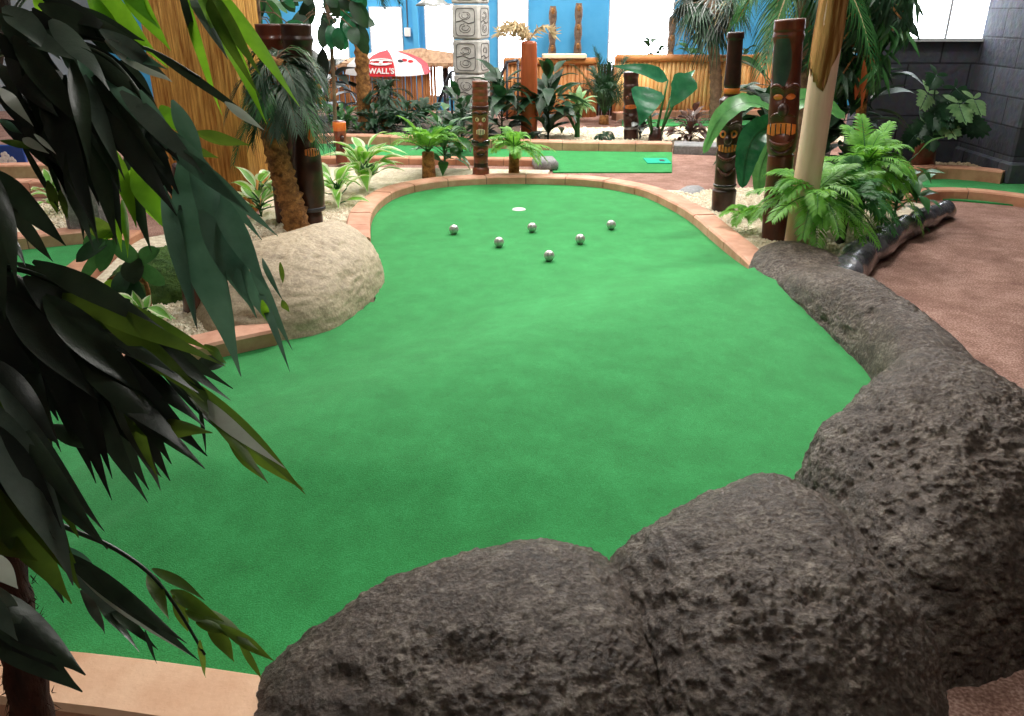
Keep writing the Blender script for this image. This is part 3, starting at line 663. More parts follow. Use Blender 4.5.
tiki(b, tp, .065, [(0, .9), (.3, .9), (.35, .8), (.6, .9), (.8, 1), (1, .95)], [(.5, .3, .05, .5, .2), (.65, .3, .05, .5, -.15)], 'short tiki post with a bright orange top near the variegated plants', 'tiki_mid',
     [('band', .88, 0, 0, .09, 'tiki_orange'), ('nose', .6, .3, .05, .07, 'tiki_dark'), ('nose', .42, .3, .06, .05, 'tiki_dark')], n=28, steps=40)
b = G(202, 309, zb); tp = D(191, 165, b.y)
tiki(b, tp, .092, [(0, 1), (.22, 1), (.235, .8), (.27, .85), (.36, .9), (.5, .95), (.52, .8), (.6, 1), (.9, 1), (1, .95)],
     [(.33, 0, .03, .5, .2), (.45, 0, .03, .5, .2), (.6, 0, .03, .4, .2)], 'dark tiki pole with a red base on the gravel behind the big teal leaf', 'tiki',
     [('band', .235, 0, 0, .025, 'metal_grey'), ('nose', .33, -.2, .06, .05, 'tiki_black'), ('mouth', .66, -.6, .12, .05, 'tiki_orange'), ('nose', .48, -.3, .07, .08, 'tiki_dark')])
# slim totems against the blue wall
for x, yt, yb, lb in ((553, 6, 100, 'slim carved totem against the blue wall, left one'), (579, 3, 100, 'slim carved totem against the blue wall, behind the feathery palm'), (673, 16, 100, 'slim carved totem beside the big bright window')):
    Y = 18.5; a = D(x, yt, Y); base = V((a.x, Y, -1.4))
    t = thing('totem', base, lb, 'totem'); Ht = a.z + 1.4
    prof = [(i / 24, .085 * (1 if i % 3 else .72)) for i in range(25)]
    MB().lathe(base, V((a.x, Y, a.z)), prof, 12).build('post', 'palm_grey', t)
    fb = MB()
    for i in range(1, 24, 3): fb.ell(base + V((0, -.07, Ht * (i + 1.2) / 24)), (.045, .03, .07), 8, 6)
    fb.build('carving', 'palm_bark', t)

# smooth reddish post with a dry plume plant
b = G(529, 140, .03); tp = D(529, 41, b.y)
tag(MB().lathe(b, tp, [(0, .105), (.03, .1), (.5, .1), (.97, .092), (.99, .085), (1, .06)], 28).build('smooth_post', 'post_red'), 'smooth reddish brown post topped by a dry plume', 'post')
t = thing('plume_plant', tp + V((0, 0, -.01)), 'pale dry plume plant growing on top of the smooth reddish post', 'plant')
for k in range(9):
    a = math.radians(150 + R.uniform(-60, 60)) if k < 6 else R.random() * 6; L = R.uniform(.25, .5); d = V((math.cos(a), math.sin(a) * .6, 0)); fr = MB(); p0 = tp
    pth = [p0 + d * (L * q * .9) + V((0, 0, L * (1.3 * q - 1.1 * q * q))) for q in [i / 8 for i in range(9)]]
    fr.tube(pth, .006, 5)
    for i in range(1, 9):
        for s_ in range(8):
            v = V((R.uniform(-1, 1), R.uniform(-1, 1), R.uniform(-1, .6))).normalized(); fr.leaf(pth[i], pth[i] + (v + d * .8) * R.uniform(.05, .1), .018, V((0, -1, .3)), segs=3)
    fr.build('plume', 'leaf_dry', t)

# bare wood pole with peeling bark
b = G(796, 256, .03); x_, y_ = b.x, b.y
t = thing('wood_pole', b, 'bare pale wood pole with peeling bark on its upper part', 'pole')
MB().lathe((x_, y_, 0.0), (x_, y_, 3.2), [(0, .084), (.2, .08), (.5, .078), (1, .075)], 28, 0, lambda q, a: 1 + .02 * math.sin(a * 3 + q * 9), None, 40).build('trunk', 'pole', t)
zlo = D(800, 80, y_).z
mb = MB(); n = 40; rings = []
for i in range(40):
    q = i / 39; ring = []
    for k in range(n):
        a = 2 * math.pi * k / n; front = math.sin(a - 2.6)
        z0 = zlo + .07 * noise.noise(V((math.cos(a) * 9, math.sin(a) * 9, 4))) + .06 * noise.noise(V((math.cos(a) * 3, math.sin(a) * 3, 1))) + .05 * math.cos(a * 2) + .22 * max(0, math.cos(a + .2))
        z = z0 + (3.2 - z0) * q; rr = .079 + .013 * abs(noise.noise(V((math.cos(a) * 7, math.sin(a) * 7, z * 2)))) + .006 * noise.noise(V((math.cos(a) * 9, math.sin(a) * 9, z * 5)))
        if i == 0: rr += .002
        ring.append(V((x_ + rr * math.cos(a), y_ + rr * math.sin(a), z)))
    rings.append(ring)
mb.loft(rings); mb.build('bark', 'bark', t)

# reed clad column behind the foreground plant
br = G(255, 213, .0); Yc = br.y; xl_ = D(137, 0, Yc).x; w = br.x - xl_
t = thing('reed_column', (br.x - w / 2, Yc + .36, 0), 'wide square column clad in orange reeds behind the dark leaves', 'column')
MB().box((br.x - w / 2, Yc + .36, 1.6), (w - .03, .69, 3.2)).build('core', 'bamboo_dark', t, False)
mb = MB(); nr = 64
for s_ in range(4):
    for k in range(nr):
        u = -w / 2 + w * (k + .5) / nr
        p = {0: V((u, -.36, 0)), 1: V((w / 2 - .005, u * .7 / w, 0)), 2: V((u, .36, 0)), 3: V((-w / 2 + .005, u * .7 / w, 0))}[s_]
        c = V((br.x - w / 2, Yc + .36, 0)) + p; rr = w / nr * .62 * R.uniform(.85, 1.1)
        mb.tube([c + V((0, 0, 0)), c + V((R.uniform(-.003, .003), 0, 1.6)), c + V((0, 0, 3.2))], rr, 6)
mb.build('reed_cladding', 'reed', t)

# carved stone pillar
Yp = 11.6; a = D(451, 60, Yp); c = D(490, 60, Yp)
cx = (a.x + c.x) / 2; half = .21; rz = math.radians(-32)
t = thing('stone_pillar', (cx, Yp + .3, 0), 'grey carved stone pillar of stacked glyph blocks by the hut', 'pillar'); tag(t, kind='thing')
zs = [0.0] + [D(470, y, Yp).z for y in (113, 75, 40, 4)]
hh = zs[3] - zs[2]; zs += [zs[-1] + hh, zs[-1] + 2 * hh, zs[-1] + 3 * hh, zs[-1] + 4 * hh]
rzp = math.radians(-20)
for i in range(len(zs) - 1):
    h = zs[i + 1] - zs[i]; zc = (zs[i + 1] + zs[i]) / 2; e = .04 if i == 0 else 0
    blk = MB().box((cx, Yp + .3, zc), (.4 + e, .4 + e, h - .012), rzp, 0, .02).build('block', 'carved', t, False)
    gm = MB()
    for fa in (0, 1):
        rm = Matrix.Rotation(rzp + (math.pi / 2 if fa else 0), 3, 'Z'); o = V((cx, Yp + .3, zc))
        def P(u, w_): return o + rm @ V((u, -.201 - e / 2, w_))
        hw, hv = .14, h / 2 - .05
        loop = [P(hw * math.copysign(abs(math.cos(q)) ** .3, math.cos(q)), hv * math.copysign(abs(math.sin(q)) ** .3, math.sin(q))) for q in [2 * math.pi * k / 28 for k in range(29)]]
        gm.tube(loop, .006, 5)
        if i: 
            for s_ in (-1, 1):
                ph = R.random() * 6
                gm.tube([P(.1 * math.cos(q) * (1 - .04 * q), s_ * hv * .48 + .4 * hv * math.sin(q) * (1 - .05 * q)) for q in [k * .45 + ph for k in range(14)]], .005, 5)
                gm.tube([P(.05 * math.cos(q), s_ * hv * .45 + .18 * hv * math.sin(q)) for q in [k * .8 + ph for k in range(7)]], .005, 5)
            gm.tube([P(-.13, 0), P(-.04, .02), P(.05, -.02), P(.13, 0)], .008, 5)
    gm.build('carved_relief', 'carved_dark', blk)

# ------------------------------------------------------------------ bamboo fences
def fence(x0, x1, ytop, Y, label, slat, top, nsl, topz=.05, rail_m='rail_wood'):
    a, b = D(x0, ytop, Y), D(x1, ytop, Y); h = (a.z + b.z) / 2
    t = thing('bamboo_fence', ((a.x + b.x) / 2, Y, 0), label, 'fence'); mb = MB(); w = (b.x - a.x) / nsl
    for k in range(nsl):
        x = a.x + w * (k + .5); mb.tube([(x, Y, 0), (x + R.uniform(-.004, .004), Y, h * .5), (x, Y, h - .02 + R.uniform(-.01, .01))], w * .53 * R.uniform(.96, 1.06), 8)
    mb.build('slat_panel', slat, t)
    tag(MB().tube([(a.x - .03, Y - .03, h), (b.x + .03, Y - .03, h)], topz, 10).build('top_rail', rail_m, t))
    MB().tube([(a.x, Y + .06, h * .35), (b.x, Y + .06, h * .35)], .03, 8).build('back_rail', 'bamboo_dark', t)
    for x in (a.x, b.x): MB().tube([(x, Y + .07, 0), (x, Y + .07, h + .02)], .045, 10).build('post', 'rail_wood', t)
    return t, a, b, h
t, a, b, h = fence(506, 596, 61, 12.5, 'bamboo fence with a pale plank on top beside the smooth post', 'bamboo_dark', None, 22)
pl = D(542, 55, 12.5); pr_ = D(586, 55, 12.5)
MB().box(((pl.x + pr_.x) / 2, 12.46, h + .07), (pr_.x - pl.x, .2, .06), 0, 0, .01).build('pale_plank', 'pale_wood', t, False)
fence(618, 752, 58, 12.5, 'bright bamboo fence behind the big leaved taro plant', 'bamboo', None, 32)
fence(757, 800, 56, 12.6, 'darker bamboo fence at the far right behind the tiki poles', 'bamboo_dark', None, 10)
# dark planks across the dark brown gap between the fences
p = D(592, 66, 12.3); q = D(618, 66, 12.3)
mb = MB()
for k in range(9): mb.box((p.x + (q.x - p.x) * (k + .5) / 9, 12.7, p.z / 2), ((q.x - p.x) / 9 - .006, .05, p.z), 0, 0, .006)
tag(mb.build('gap_planks', 'tiki_dark', smooth=False), 'dark brown planks across the gap behind the feathery palm', 'gate')

# ------------------------------------------------------------------ bamboo hut with thatch roof
Yh = 17.0; a = D(306, 66, Yh); b = D(448, 66, Yh); zt = a.z
t = thing('bamboo_hut', ((a.x + b.x) / 2, Yh, -1.4), 'bamboo bar hut with a low thatched roof by the blue wall', 'hut')
mb = MB(); n = 46; w = (b.x - a.x - .25) / n
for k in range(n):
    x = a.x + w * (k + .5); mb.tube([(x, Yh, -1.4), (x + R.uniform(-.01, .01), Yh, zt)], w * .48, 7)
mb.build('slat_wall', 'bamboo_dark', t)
MB().tube([(b.x - .05, Yh - .05, -1.4), (b.x - .05, Yh - .05, zt)], .06, 10).build('post', 'metal_dark', t)
MB().tube([(a.x, Yh - .05, -1.4), (a.x, Yh - .05, zt)], .06, 10).build('post', 'rail_wood', t)
MB().box(((a.x + b.x) / 2, Yh - .1, zt + .03), (b.x - a.x + .5, .12, .08)).build('beam', 'bamboo_dark', t, False)
mb = MB(); xm = D(418, 50, Yh).x; zr = D(418, 50, Yh).z + .05; rings = []
for k in range(25):
    x = a.x - .3 + (b.x - a.x + .6) * k / 24; edge = .06 * abs(noise.noise(V((k * 1.7, 3, 0))))
    hgt = zr - .22 * abs((x - xm)) / 1.6 - .02
    hgt = max(hgt, zt + .12)
    rings.append([V((x, Yh - .45, zt + .03 - edge)), V((x, Yh - .45, zt + .08)), V((x, Yh + .3, hgt)), V((x, Yh + .9, zt + .05)), V((x, Yh + .9, zt))])
mb.loft(rings)
for k in range(170):
    x = R.uniform(a.x - .3, b.x + .3); z = zt + .08; mb.leaf((x, Yh - .44, z), (x + R.uniform(-.05, .05), Yh - .5, z - R.uniform(.05, .16)), .02, (0, -1, 0), segs=2)
mb.build('thatched_roof', 'thatch', t, False)

# ------------------------------------------------------------------ parasol
Yu = 15.4; ap = D(387, 50, Yu); ez = D(385, 73, Yu).z; r0 = D(431, 66, Yu).x - ap.x; Hc = ap.z - ez
t = thing('parasol', (ap.x, Yu, -1.4), "red and white parasol with white lettering in front of the bamboo hut", 'parasol')
MB().tube([(ap.x, Yu, -1.4), (ap.x, Yu, ap.z)], .02, 10).build('pole', 'metal_grey', t)
MB().lathe((ap.x, Yu, -1.4), (ap.x, Yu, -1.3), [(0, .28), (.6, .26), (1, .05)], 24).build('base', 'metal_dark', t)
NP = 8; off = math.radians(-118)
PROF = ((0.02, 0), (.3, .07), (.55, .19), (.78, .38), (.93, .6), (1.0, 1.0))
def canopy(q):
    for (q0, f0), (q1, f1) in zip(PROF, PROF[1:]):
        if q <= q1: return ap.z - Hc * (f0 + (f1 - f0) * (q - q0) / (q1 - q0))
    return ez
def rim(i, k=1.0): a_ = off + 2 * math.pi * i / NP; return V((ap.x + r0 * k * math.cos(a_), Yu + r0 * k * math.sin(a_), canopy(k)))
for i in range(NP):
    mb = MB(); rows = []
    for q, _f in PROF:
        rows.append([rim(i, q).lerp(rim(i + 1, q), j / 6) - V((0, 0, .012 * math.sin(math.pi * j / 6) * q)) for j in range(7)])
    mb.loft(rows, 0, cap=False, closed=False)
    mb.build('canopy_panel', 'red' if i % 2 == 0 else 'umb_white', t, True)
rb = MB()
for i in range(NP): rb.tube([rim(i, q) - V((0, 0, .012)) for q, _f in PROF[:5]], .007, 5)
rb.build('ribs', 'metal_grey', t)
MB().ell((ap.x, Yu, ap.z + .02), (.025, .025, .035), 10, 6).build('finial', 'white', t)
# lettering and swirl emblem on the red panel that faces the green
xd = (rim(1) - rim(0)).normalized()
def onpanel(q): return (rim(0, q) + rim(1, q)) / 2
up = (onpanel(.94) - onpanel(1.0)).normalized(); nn_ = xd.cross(up).normalized()
cu = bpy.data.curves.new('lettering', 'FONT'); cu.body = "WALL'S"; cu.size = .13; cu.align_x = 'CENTER'; cu.align_y = 'CENTER'; cu.extrude = .002; cu.offset = .004; cu.space_character = 1.05
tmp = bpy.data.objects.new('lettering_curve', cu); C.objects.link(tmp); bpy.context.view_layer.update()
me = bpy.data.meshes.new_from_object(tmp.evaluated_get(bpy.context.evaluated_depsgraph_get())); bpy.data.objects.remove(tmp); bpy.data.curves.remove(cu)
me.materials.clear(); me.materials.append(M['umb_white'])
ob = bpy.data.objects.new('lettering', me); C.objects.link(ob); ob.parent = t
ob.matrix_local = Matrix.Translation(onpanel(.968) + xd * .055 + nn_ * .02 - V(t['_o'])) @ Matrix((xd, up, nn_)).transposed().to_4x4()
dn = (onpanel(.78) - onpanel(.93)).normalized(); n2 = xd.cross(dn).normalized(); cm = onpanel(.84) + n2 * .016 + xd * .03
em = MB()
for (cxo, rx, ry, a0, a1) in ((0, .21, .075, .3, 5.9), (-.08, .1, .04, -2.6, 2.4), (.08, .1, .04, .6, 5.6)):
    em.tube([cm + xd * (cxo + rx * math.cos(q)) + dn * (ry * math.sin(q)) for q in [a0 + (a1 - a0) * k / 24 for k in range(25)]], .012, 6)
em.build('emblem', 'umb_white', t)
# small coloured pictures on the white panel beside it
xw = (rim(2) - rim(1)).normalized()
for u, q, m_ in ((.3, .8, 'metal_dark'), (.5, .78, 'red'), (.72, .82, 'red')):
    c_ = rim(1, q).lerp(rim(2, q), u); nw = V((xw.y, -xw.x, .6)).normalized(); vv = nw.cross(xw)
    MB().ell(c_ + nw * .006, (.06, .03, .006), 10, 6, 0, (xw, vv, nw)).build('printed_picture', m_, t)

# ------------------------------------------------------------------ pendant lamp, junction box, railings, blue board
Yl = 11.0; a = D(433, 6, Yl)
t = thing('pendant_lamp', (a.x, Yl, a.z), 'grey dish pendant lamp hanging beside the stone pillar', 'lamp')
MB().lathe((a.x, Yl, a.z), (a.x, Yl, a.z + .22), [(0, .215), (.05, .22), (.2, .17), (.45, .09), (.5, .06), (1, .05)], 28).build('shade', 'metal_grey', t)
MB().tube([(a.x, Yl, a.z + .2), (a.x, Yl, 4.3)], .008, 6).build('cord', 'metal_dark', t)
MB().ell((a.x, Yl, a.z + .0), (.05, .05, .05), 10, 8).build('bulb', 'lamp_glow', t)
a = D(408, 32, YB)
t = thing('junction_box', (a.x, YB - .06, a.z - .1), 'small white junction box on the blue wall', 'electrical box')
MB().box((a.x, YB - .05, a.z), (.14, .1, .18), 0, 0, .01).build('box', 'white', t, False)
MB().tube([(a.x, YB - .02, a.z + .09), (a.x, YB - .02, 4.2)], .014, 6).build('conduit', 'metal_grey', t)
a = D(417, 40, YB); struct('trim_1', MB().box((a.x, YB - .08, 1.4), (.12, .16, 5.6)), 'blue')
def railing(px, Y, label):
    t = thing('handrail', (D(*px[0], Y).x, Y, 0), label, 'railing'); P = [D(x, y, Y) for x, y in px]
    MB().tube(P, .022, 8).build('rail', 'metal_dark', t)
    for i in (0, len(P) - 1, len(P) // 2):
        MB().tube([(P[i].x, Y, 0), P[i]], .018, 8).build('baluster', 'metal_dark', t)
railing([(489, 106), (497, 85), (507, 62), (518, 60)], 12.2, 'dark metal stair handrail right of the stone pillar')
railing([(437, 108), (444, 88), (451, 72), (456, 71)], 12.2, 'dark metal stair handrail left of the stone pillar')
Yb = G(0, 176).y + .35; a = D(-30, 172, Yb); b = D(23, 145, Yb)
t = thing('flower_board', ((a.x + b.x) / 2, Yb, 0), 'blue board painted with white flowers at the far left', 'sign')
MB().box(((a.x + b.x) / 2, Yb, b.z / 2), (b.x - a.x, .04, b.z), 0, 0, .008).build('board', 'blue_board', t, False)
for fx, fy in ((3, 161), (6, 166), (12, 161), (5, 156), (-12, 158), (-18, 166)):
    c = D(fx, fy, Yb - .023)
    mb = MB()
    for k in range(5): q = 2 * math.pi * k / 5; mb.ell(c + V((.025 * math.cos(q), 0, .025 * math.sin(q))), (.022, .004, .022), 8, 6)
    mb.build('painted_flower', 'white', t)
b = G(92, 232, .05); tag(MB().box((b.x, b.y, .26), (.26, .2, .5), .2, 0, .03).build('stone_slab', M['tiki_dark'] if False else 'stone_grey', smooth=False), 'upright grey stone slab behind the round leaved plant', 'stone')

# ------------------------------------------------------------------ plants: generators
UP = V((0, 0, 1))
def frond_into(mb, path, nl, ll, lw, ms=0, ml=1, droop=.35, ang=.9, shape='strap', r0=.006, start=.12, fold=.25, profile=None, segs=3, both=True):
    n = len(path); mb.tube(path, [r0 * (1 - .75 * i / (n - 1)) for i in range(n)], 5, ms)
    for k in range(nl):
        t = start + (1 - start) * (k + .5) / nl; f = t * (n - 1); i = min(n - 2, int(f)); p = path[i].lerp(path[i + 1], f - i); tg = (path[i + 1] - path[i]).normalized()
        sd = tg.cross(UP)
        if sd.length < .1: sd = tg.cross(V((0, 1, 0)))
        sd.normalize(); nu = sd.cross(tg)
        k_ = (profile(t) if profile else (math.sin(math.pi * (.12 + .8 * t)) ** .7))
        for s in (-1, 1):
            a = ang * (1 - .35 * t) * R.uniform(.9, 1.1); d = tg * math.cos(a) + sd * (s * math.sin(a)); L = ll * k_ * R.uniform(.88, 1.08)
            tip = p + d * L - UP * (droop * L * R.uniform(.7, 1.2)) + nu * (.12 * L)
            mb.leaf(p, tip, lw, nu, shape, .12, fold, segs, ml)
def arch(base, az, el, L, g, n=12):
    d = V((math.cos(az), math.sin(az), 0)); return [base + d * (L * t * math.cos(el) * (1 - .12 * t)) + UP * (L * (math.sin(el) * t - g * t * t)) for t in [i / (n - 1) for i in range(n)]]
def fern(loc, crown_z, nf, L, label, cat='fern', name='fern', mats=('leaf_mid', 'fern'), nl=20, ll=.12, lw=.022, el=(.5, 1.2), g=(.55, .9), droop=.3, trunk=None, ang=1.1, azr=None, group=None, r0=.006, shape='strap', rad=None, profile=None):
    loc = V(loc); t = thing(name, loc, label, cat, group); c = loc + UP * crown_z
    if trunk:
        mb = MB(); mb.tube([loc - UP * .02, loc + UP * crown_z * .5, c], [trunk[1] * 1.1, trunk[1], trunk[1] * .9], 10); mb.build('trunk', trunk[0], t)
    for k in range(nf):
        az = 2 * math.pi * k / nf + R.uniform(-.25, .25) if azr is None else R.uniform(*azr); mb = MB()
        frond_into(mb, arch(c, az, R.uniform(*el), L * R.uniform(.8, 1.1), R.uniform(*g)), nl, ll, lw, 0, 1, droop, ang, shape, r0, profile=profile)
        mb.build('frond', list(mats), t)
    return t
def broad(loc, leaves, label, cat='plant', name='leafy_plant', mats=('leaf_mid', 'leaf_mid'), stem_r=.006, shape='lance', edge=None, fold=.25, sag=.12, group=None, stemz=0.0, wave=.03):
    """leaves: list of (attach height, azimuth, elevation, stalk length, leaf length, leaf width)"""
    loc = V(loc); t = thing(name, loc, label, cat, group)
    if stemz: MB().tube([loc - UP * .02, loc + UP * stemz], [stem_r * 2, stem_r * 1.4], 7).build('stem', mats[0], t)
    for (h, az, el, sl, L, w) in leaves:
        d = V((math.cos(az), math.sin(az), 0)); p0 = loc + UP * h; mb = MB()
        dirv = d * math.cos(el) + UP * math.sin(el); p1 = p0 + dirv * sl
        if sl > 0: mb.tube([p0, p0.lerp(p1, .5) + UP * sl * .06, p1], [stem_r, stem_r * .8, stem_r * .6], 5, 0)
        el2 = el - R.uniform(.3, .8); dir2 = d * math.cos(el2) + UP * math.sin(el2); nrm = UP * math.cos(el2) - d * math.sin(el2)
        nrm = nrm + V((R.uniform(-.3, .3), R.uniform(-.3, .3), 0))
        mb.leaf(p1, p1 + dir2 * L, w, nrm, shape, sag, fold, 8, 1, R.uniform(-.3, .3), wave, edge)
        mb.build('leaf', list(mats), t)
    return t
def rosette(n, h=(0, .1), el=(.3, 1.3), sl=(.05, .15), L=(.15, .25), w=(.05, .08), az=None):
    return [(R.uniform(*h), (2.4 * k + R.uniform(-.3, .3)) if az is None else R.uniform(*az), R.uniform(*el), R.uniform(*sl), R.uniform(*L), R.uniform(*w)) for k in range(n)]

# ------------------------------------------------------------------ foreground plant (trunk at lower left, arching fronds)
tb = G(42, 800, .0)
fg = thing('foliage_plant', (tb.x, tb.y, 0), 'tall dark leaved plant with hairy trunk, filling the left edge', 'plant')
def Pd(x, y, d): return CAM + ray(x, y) * d
TR = [V((tb.x, tb.y, -.02)), Pd(30, 700, 1.42), Pd(12, 600, 1.36), Pd(-8, 480, 1.3), Pd(-25, 350, 1.26), Pd(-25, 200, 1.22), Pd(-15, 60, 1.2), Pd(0, -40, 1.2)]
tp_ = smooth_path(TR, 8); mb = MB(); mb.tube(tp_, [.036 - .016 * i / len(tp_) + .003 * math.sin(i * 2.1) for i in range(len(tp_))], 14)
hb = mb
for k in range(500):
    i = R.randrange(0, len(tp_) // 2); p = tp_[i]; a = R.random() * 6.28; d = V((math.cos(a), math.sin(a), 0)); q = p + d * .034
    hb.leaf(q, q + d * R.uniform(.004, .014) + V((0, 0, R.uniform(-.03, .02))), .0025, d.cross(UP), 'tip', segs=2)
hb.build('trunk', 'hairy', fg)
FM = ['leaf_dark', 'leaf_black', 'leaf_teal', 'leaf_lime', 'leaf_olive', 'leaf_pale', 'leaf_grey']  # tones of one foliage, its shade and highlights held in the colours
Kd, Kb, Kt, Kl, Ko, Kp = range(6)
def fgfrond(stem, leaves, d0, d1=None):
    """stem: [(x, y, depth)]; leaves: (x0, y0, x1, y1, width px, material[, depth offset at the tip])"""
    mb = MB()
    if stem: mb.tube(smooth_path([Pd(*s_) for s_ in stem], 6), [.005 - .003 * i / (6 * (len(stem) - 1) + 1) for i in range(6 * (len(stem) - 1) + 1)], 6, Kd)
    more = []
    for lf in leaves:      # broad fans are made of several slender blades
        if lf[4] >= 26 and lf[5] in (Kb, Kd, Ko):
            dx, dy = lf[2] - lf[0], lf[3] - lf[1]; q = math.hypot(dx, dy); s_ = lf[4] * .2
            for sg in (-1, 1):
                k_ = sg * s_; j = R.uniform(.86, 1.0) if sg < 0 else 1.0
                more.append((lf[0] - dy / q * k_ * .6, lf[1] + dx / q * k_ * .6, lf[0] + dx * j - dy / q * k_ * (1 if sg < 0 else .2), lf[1] + dy * j + dx / q * k_ * (1 if sg < 0 else .2), lf[4] * .62, lf[5]) + tuple(lf[6:]))
        else: more.append(lf)
    for lf in more:
        x0, y0, x1, y1, w, m = lf[:6]
        if m == Kb and R.random() < .3: m = Kd
        elif m == Kd and R.random() < .4: m = 6
        off = lf[6] if len(lf) > 6 else R.uniform(-.05, .06)
        a = d0 + R.uniform(-.03, .03); b_ = (d1 or d0) + off
        p, q = Pd(x0, y0, a), Pd(x1, y1, b_)
        n_ = (CAM - (p + q) / 2).normalized() + V((R.uniform(-.45, .45), R.uniform(-.2, .2), R.uniform(-.1, .5)))
        mb.leaf(p, q, w * (a + b_) / 1600 * 1.05, n_, 'lance', R.uniform(.02, .08), R.uniform(-.5, .5), 12, m, R.uniform(-.7, .7), .07)
    return mb.build('frond', FM, fg)
# top dark spray
fgfrond([(-15, 60, 1.2), (30, 22, 1.17), (90, 38, 1.15), (150, 50, 1.15), (200, 78, 1.15)], [
    (25, 12, 135, 44, 16, Kd), (0, 20, 90, 40, 18, Kb), (75, 42, 128, 160, 15, Kt), (60, 35, 112, 110, 22, Kd), (96, 56, 172, 140, 22, Kt), (105, 40, 172, 82, 18, Kp), (85, 30, 150, 60, 22, Kd),
    (150, 50, 262, 126, 9, Kd), (60, 10, 150, 50, 30, Kb), (40, 0, 120, 45, 34, Kb), (110, 45, 168, 70, 14, Kt), (225, 102, 264, 130, 9, Kp, 0.0), (90, 60, 140, 120, 18, Kd), (120, 60, 158, 110, 14, Kd)], 1.15)
fgfrond([(-15, 60, 1.2), (20, 50, 1.12), (60, 80, 1.1), (90, 130, 1.1)], [
    (10, 40, 95, 150, 40, Kb), (20, 45, 70, 200, 42, Kb), (45, 60, 98, 232, 44, Kb), (60, 75, 85, 240, 34, Kd), (30, 60, 110, 190, 40, Kb), (70, 80, 120, 210, 40, Kb), (85, 110, 118, 245, 32, Kb),
    (100, 90, 172, 200, 44, Kb), (90, 80, 165, 165, 38, Kb), (110, 110, 178, 215, 34, Kb), (0, 60, 60, 130, 36, Kb), (0, 90, 80, 160, 34, Kb), (0, 120, 75, 165, 22, Kb), (20, 130, 88, 190, 26, Kb), (60, 140, 95, 250, 26, Kd),
    (0, 30, 70, 110, 40, Kb), (0, 10, 60, 70, 40, Kd), (72, 60, 90, 170, 18, Kd), (5, 70, 55, 95, 18, Ko), (40, 145, 76, 165, 16, Ko), (30, 10, 80, 70, 26, Kb), (50, 20, 110, 90, 24, Kd), (80, 45, 160, 110, 26, Kb), (100, 30, 165, 75, 18, Kd), (20, 35, 75, 60, 22, Kd), (5, 100, 60, 135, 20, Kb), (40, 90, 75, 190, 20, Kd), (85, 75, 125, 180, 16, Kd)], 1.1)
fgfrond([], [(0, 88, 33, 126, 12, Kp), (22, 138, 50, 154, 9, Kp), (34, 134, 56, 154, 5, Kp), (0, 120, 22, 134, 8, Kt), (0, 140, 40, 150, 8, Ko)], 1.05)
# long teal leaves hanging to the right
fgfrond([(60, 40, 1.14), (110, 60, 1.1), (150, 110, 1.08), (175, 160, 1.08)], [
    (97, 58, 180, 165, 24, Kt), (150, 120, 248, 212, 22, Kt), (120, 90, 205, 175, 20, Kd), (180, 160, 243, 376, 42, Kt, .03), (190, 150, 256, 318, 30, Kt, .02), (163, 185, 196, 326, 17, Kt), (180, 205, 197, 330, 14, Kd), (185, 150, 278, 236, 14, Kt), (170, 140, 262, 240, 16, Kt),
    (215, 190, 268, 290, 24, Kt), (200, 210, 255, 312, 30, Kt), (235, 255, 270, 325, 14, Kt), (245, 250, 292, 350, 11, Kt), (255, 280, 290, 372, 8, Kt), (262, 300, 268, 322, 8, Kl), (262, 258, 284, 302, 6, Kt), (280, 262, 283, 284, 5, Ko), (150, 115, 180, 162, 20, Kb), (282, 300, 290, 312, 7, Ko),
    (140, 90, 190, 180, 14, Kt), (130, 100, 165, 150, 10, Kt), (172, 100, 205, 168, 18, Kt)], 1.08)
# bright leaves, their backlight put into a lime copy of the leaf colour
fgfrond([(-15, 60, 1.2), (40, -20, 1.3), (100, -30, 1.35), (180, -25, 1.38)], [
    (95, -20, 168, 68, 20, Kl), (120, -25, 170, 50, 22, Kl), (85, -10, 145, 72, 16, Kl), (110, -30, 160, 30, 20, Kl), (178, -20, 202, 62, 8, Kd), (183, -15, 223, 116, 11, Kl), (185, -10, 228, 60, 13, Kd), (192, -20, 267, 124, 17, Kl), (205, -25, 300, 106, 16, Kl), (198, -20, 262, 100, 12, Ko),
    (35, -10, 48, 22, 12, Kl), (42, -15, 60, 16, 10, Kl), (210, -10, 262, 78, 14, Ko)], 1.36)
fgfrond([(80, 120, 1.2), (120, 150, 1.2), (150, 175, 1.22)], [
    (135, 160, 168, 232, 28, Kl), (115, 150, 137, 228, 15, Kl), (125, 155, 151, 252, 15, Kd), (112, 190, 122, 252, 10, Kl), (130, 170, 160, 225, 18, Kl), (160, 105, 182, 135, 14, Kl), (195, 132, 251, 146, 13, Ko), (175, 145, 219, 158, 11, Ko), (150, 165, 170, 222, 12, Ko), (122, 200, 128, 258, 8, Kl)], 1.22)
# left edge drooping leaves
fgfrond([(-25, 200, 1.22), (-5, 170, 1.12), (0, 190, 1.08)], [
    (-6, 170, 66, 246, 24, Kd), (8, 205, 53, 262, 13, Kb), (2, 225, 26, 266, 11, Kb), (-5, 180, 12, 290, 26, Kb), (-8, 200, 5, 320, 24, Kd), (20, 140, 62, 215, 6, Kd), (44, 150, 70, 222, 5, Kd), (48, 180, 58, 215, 10, Ko), (60, 190, 68, 220, 8, Ko)], 1.08)
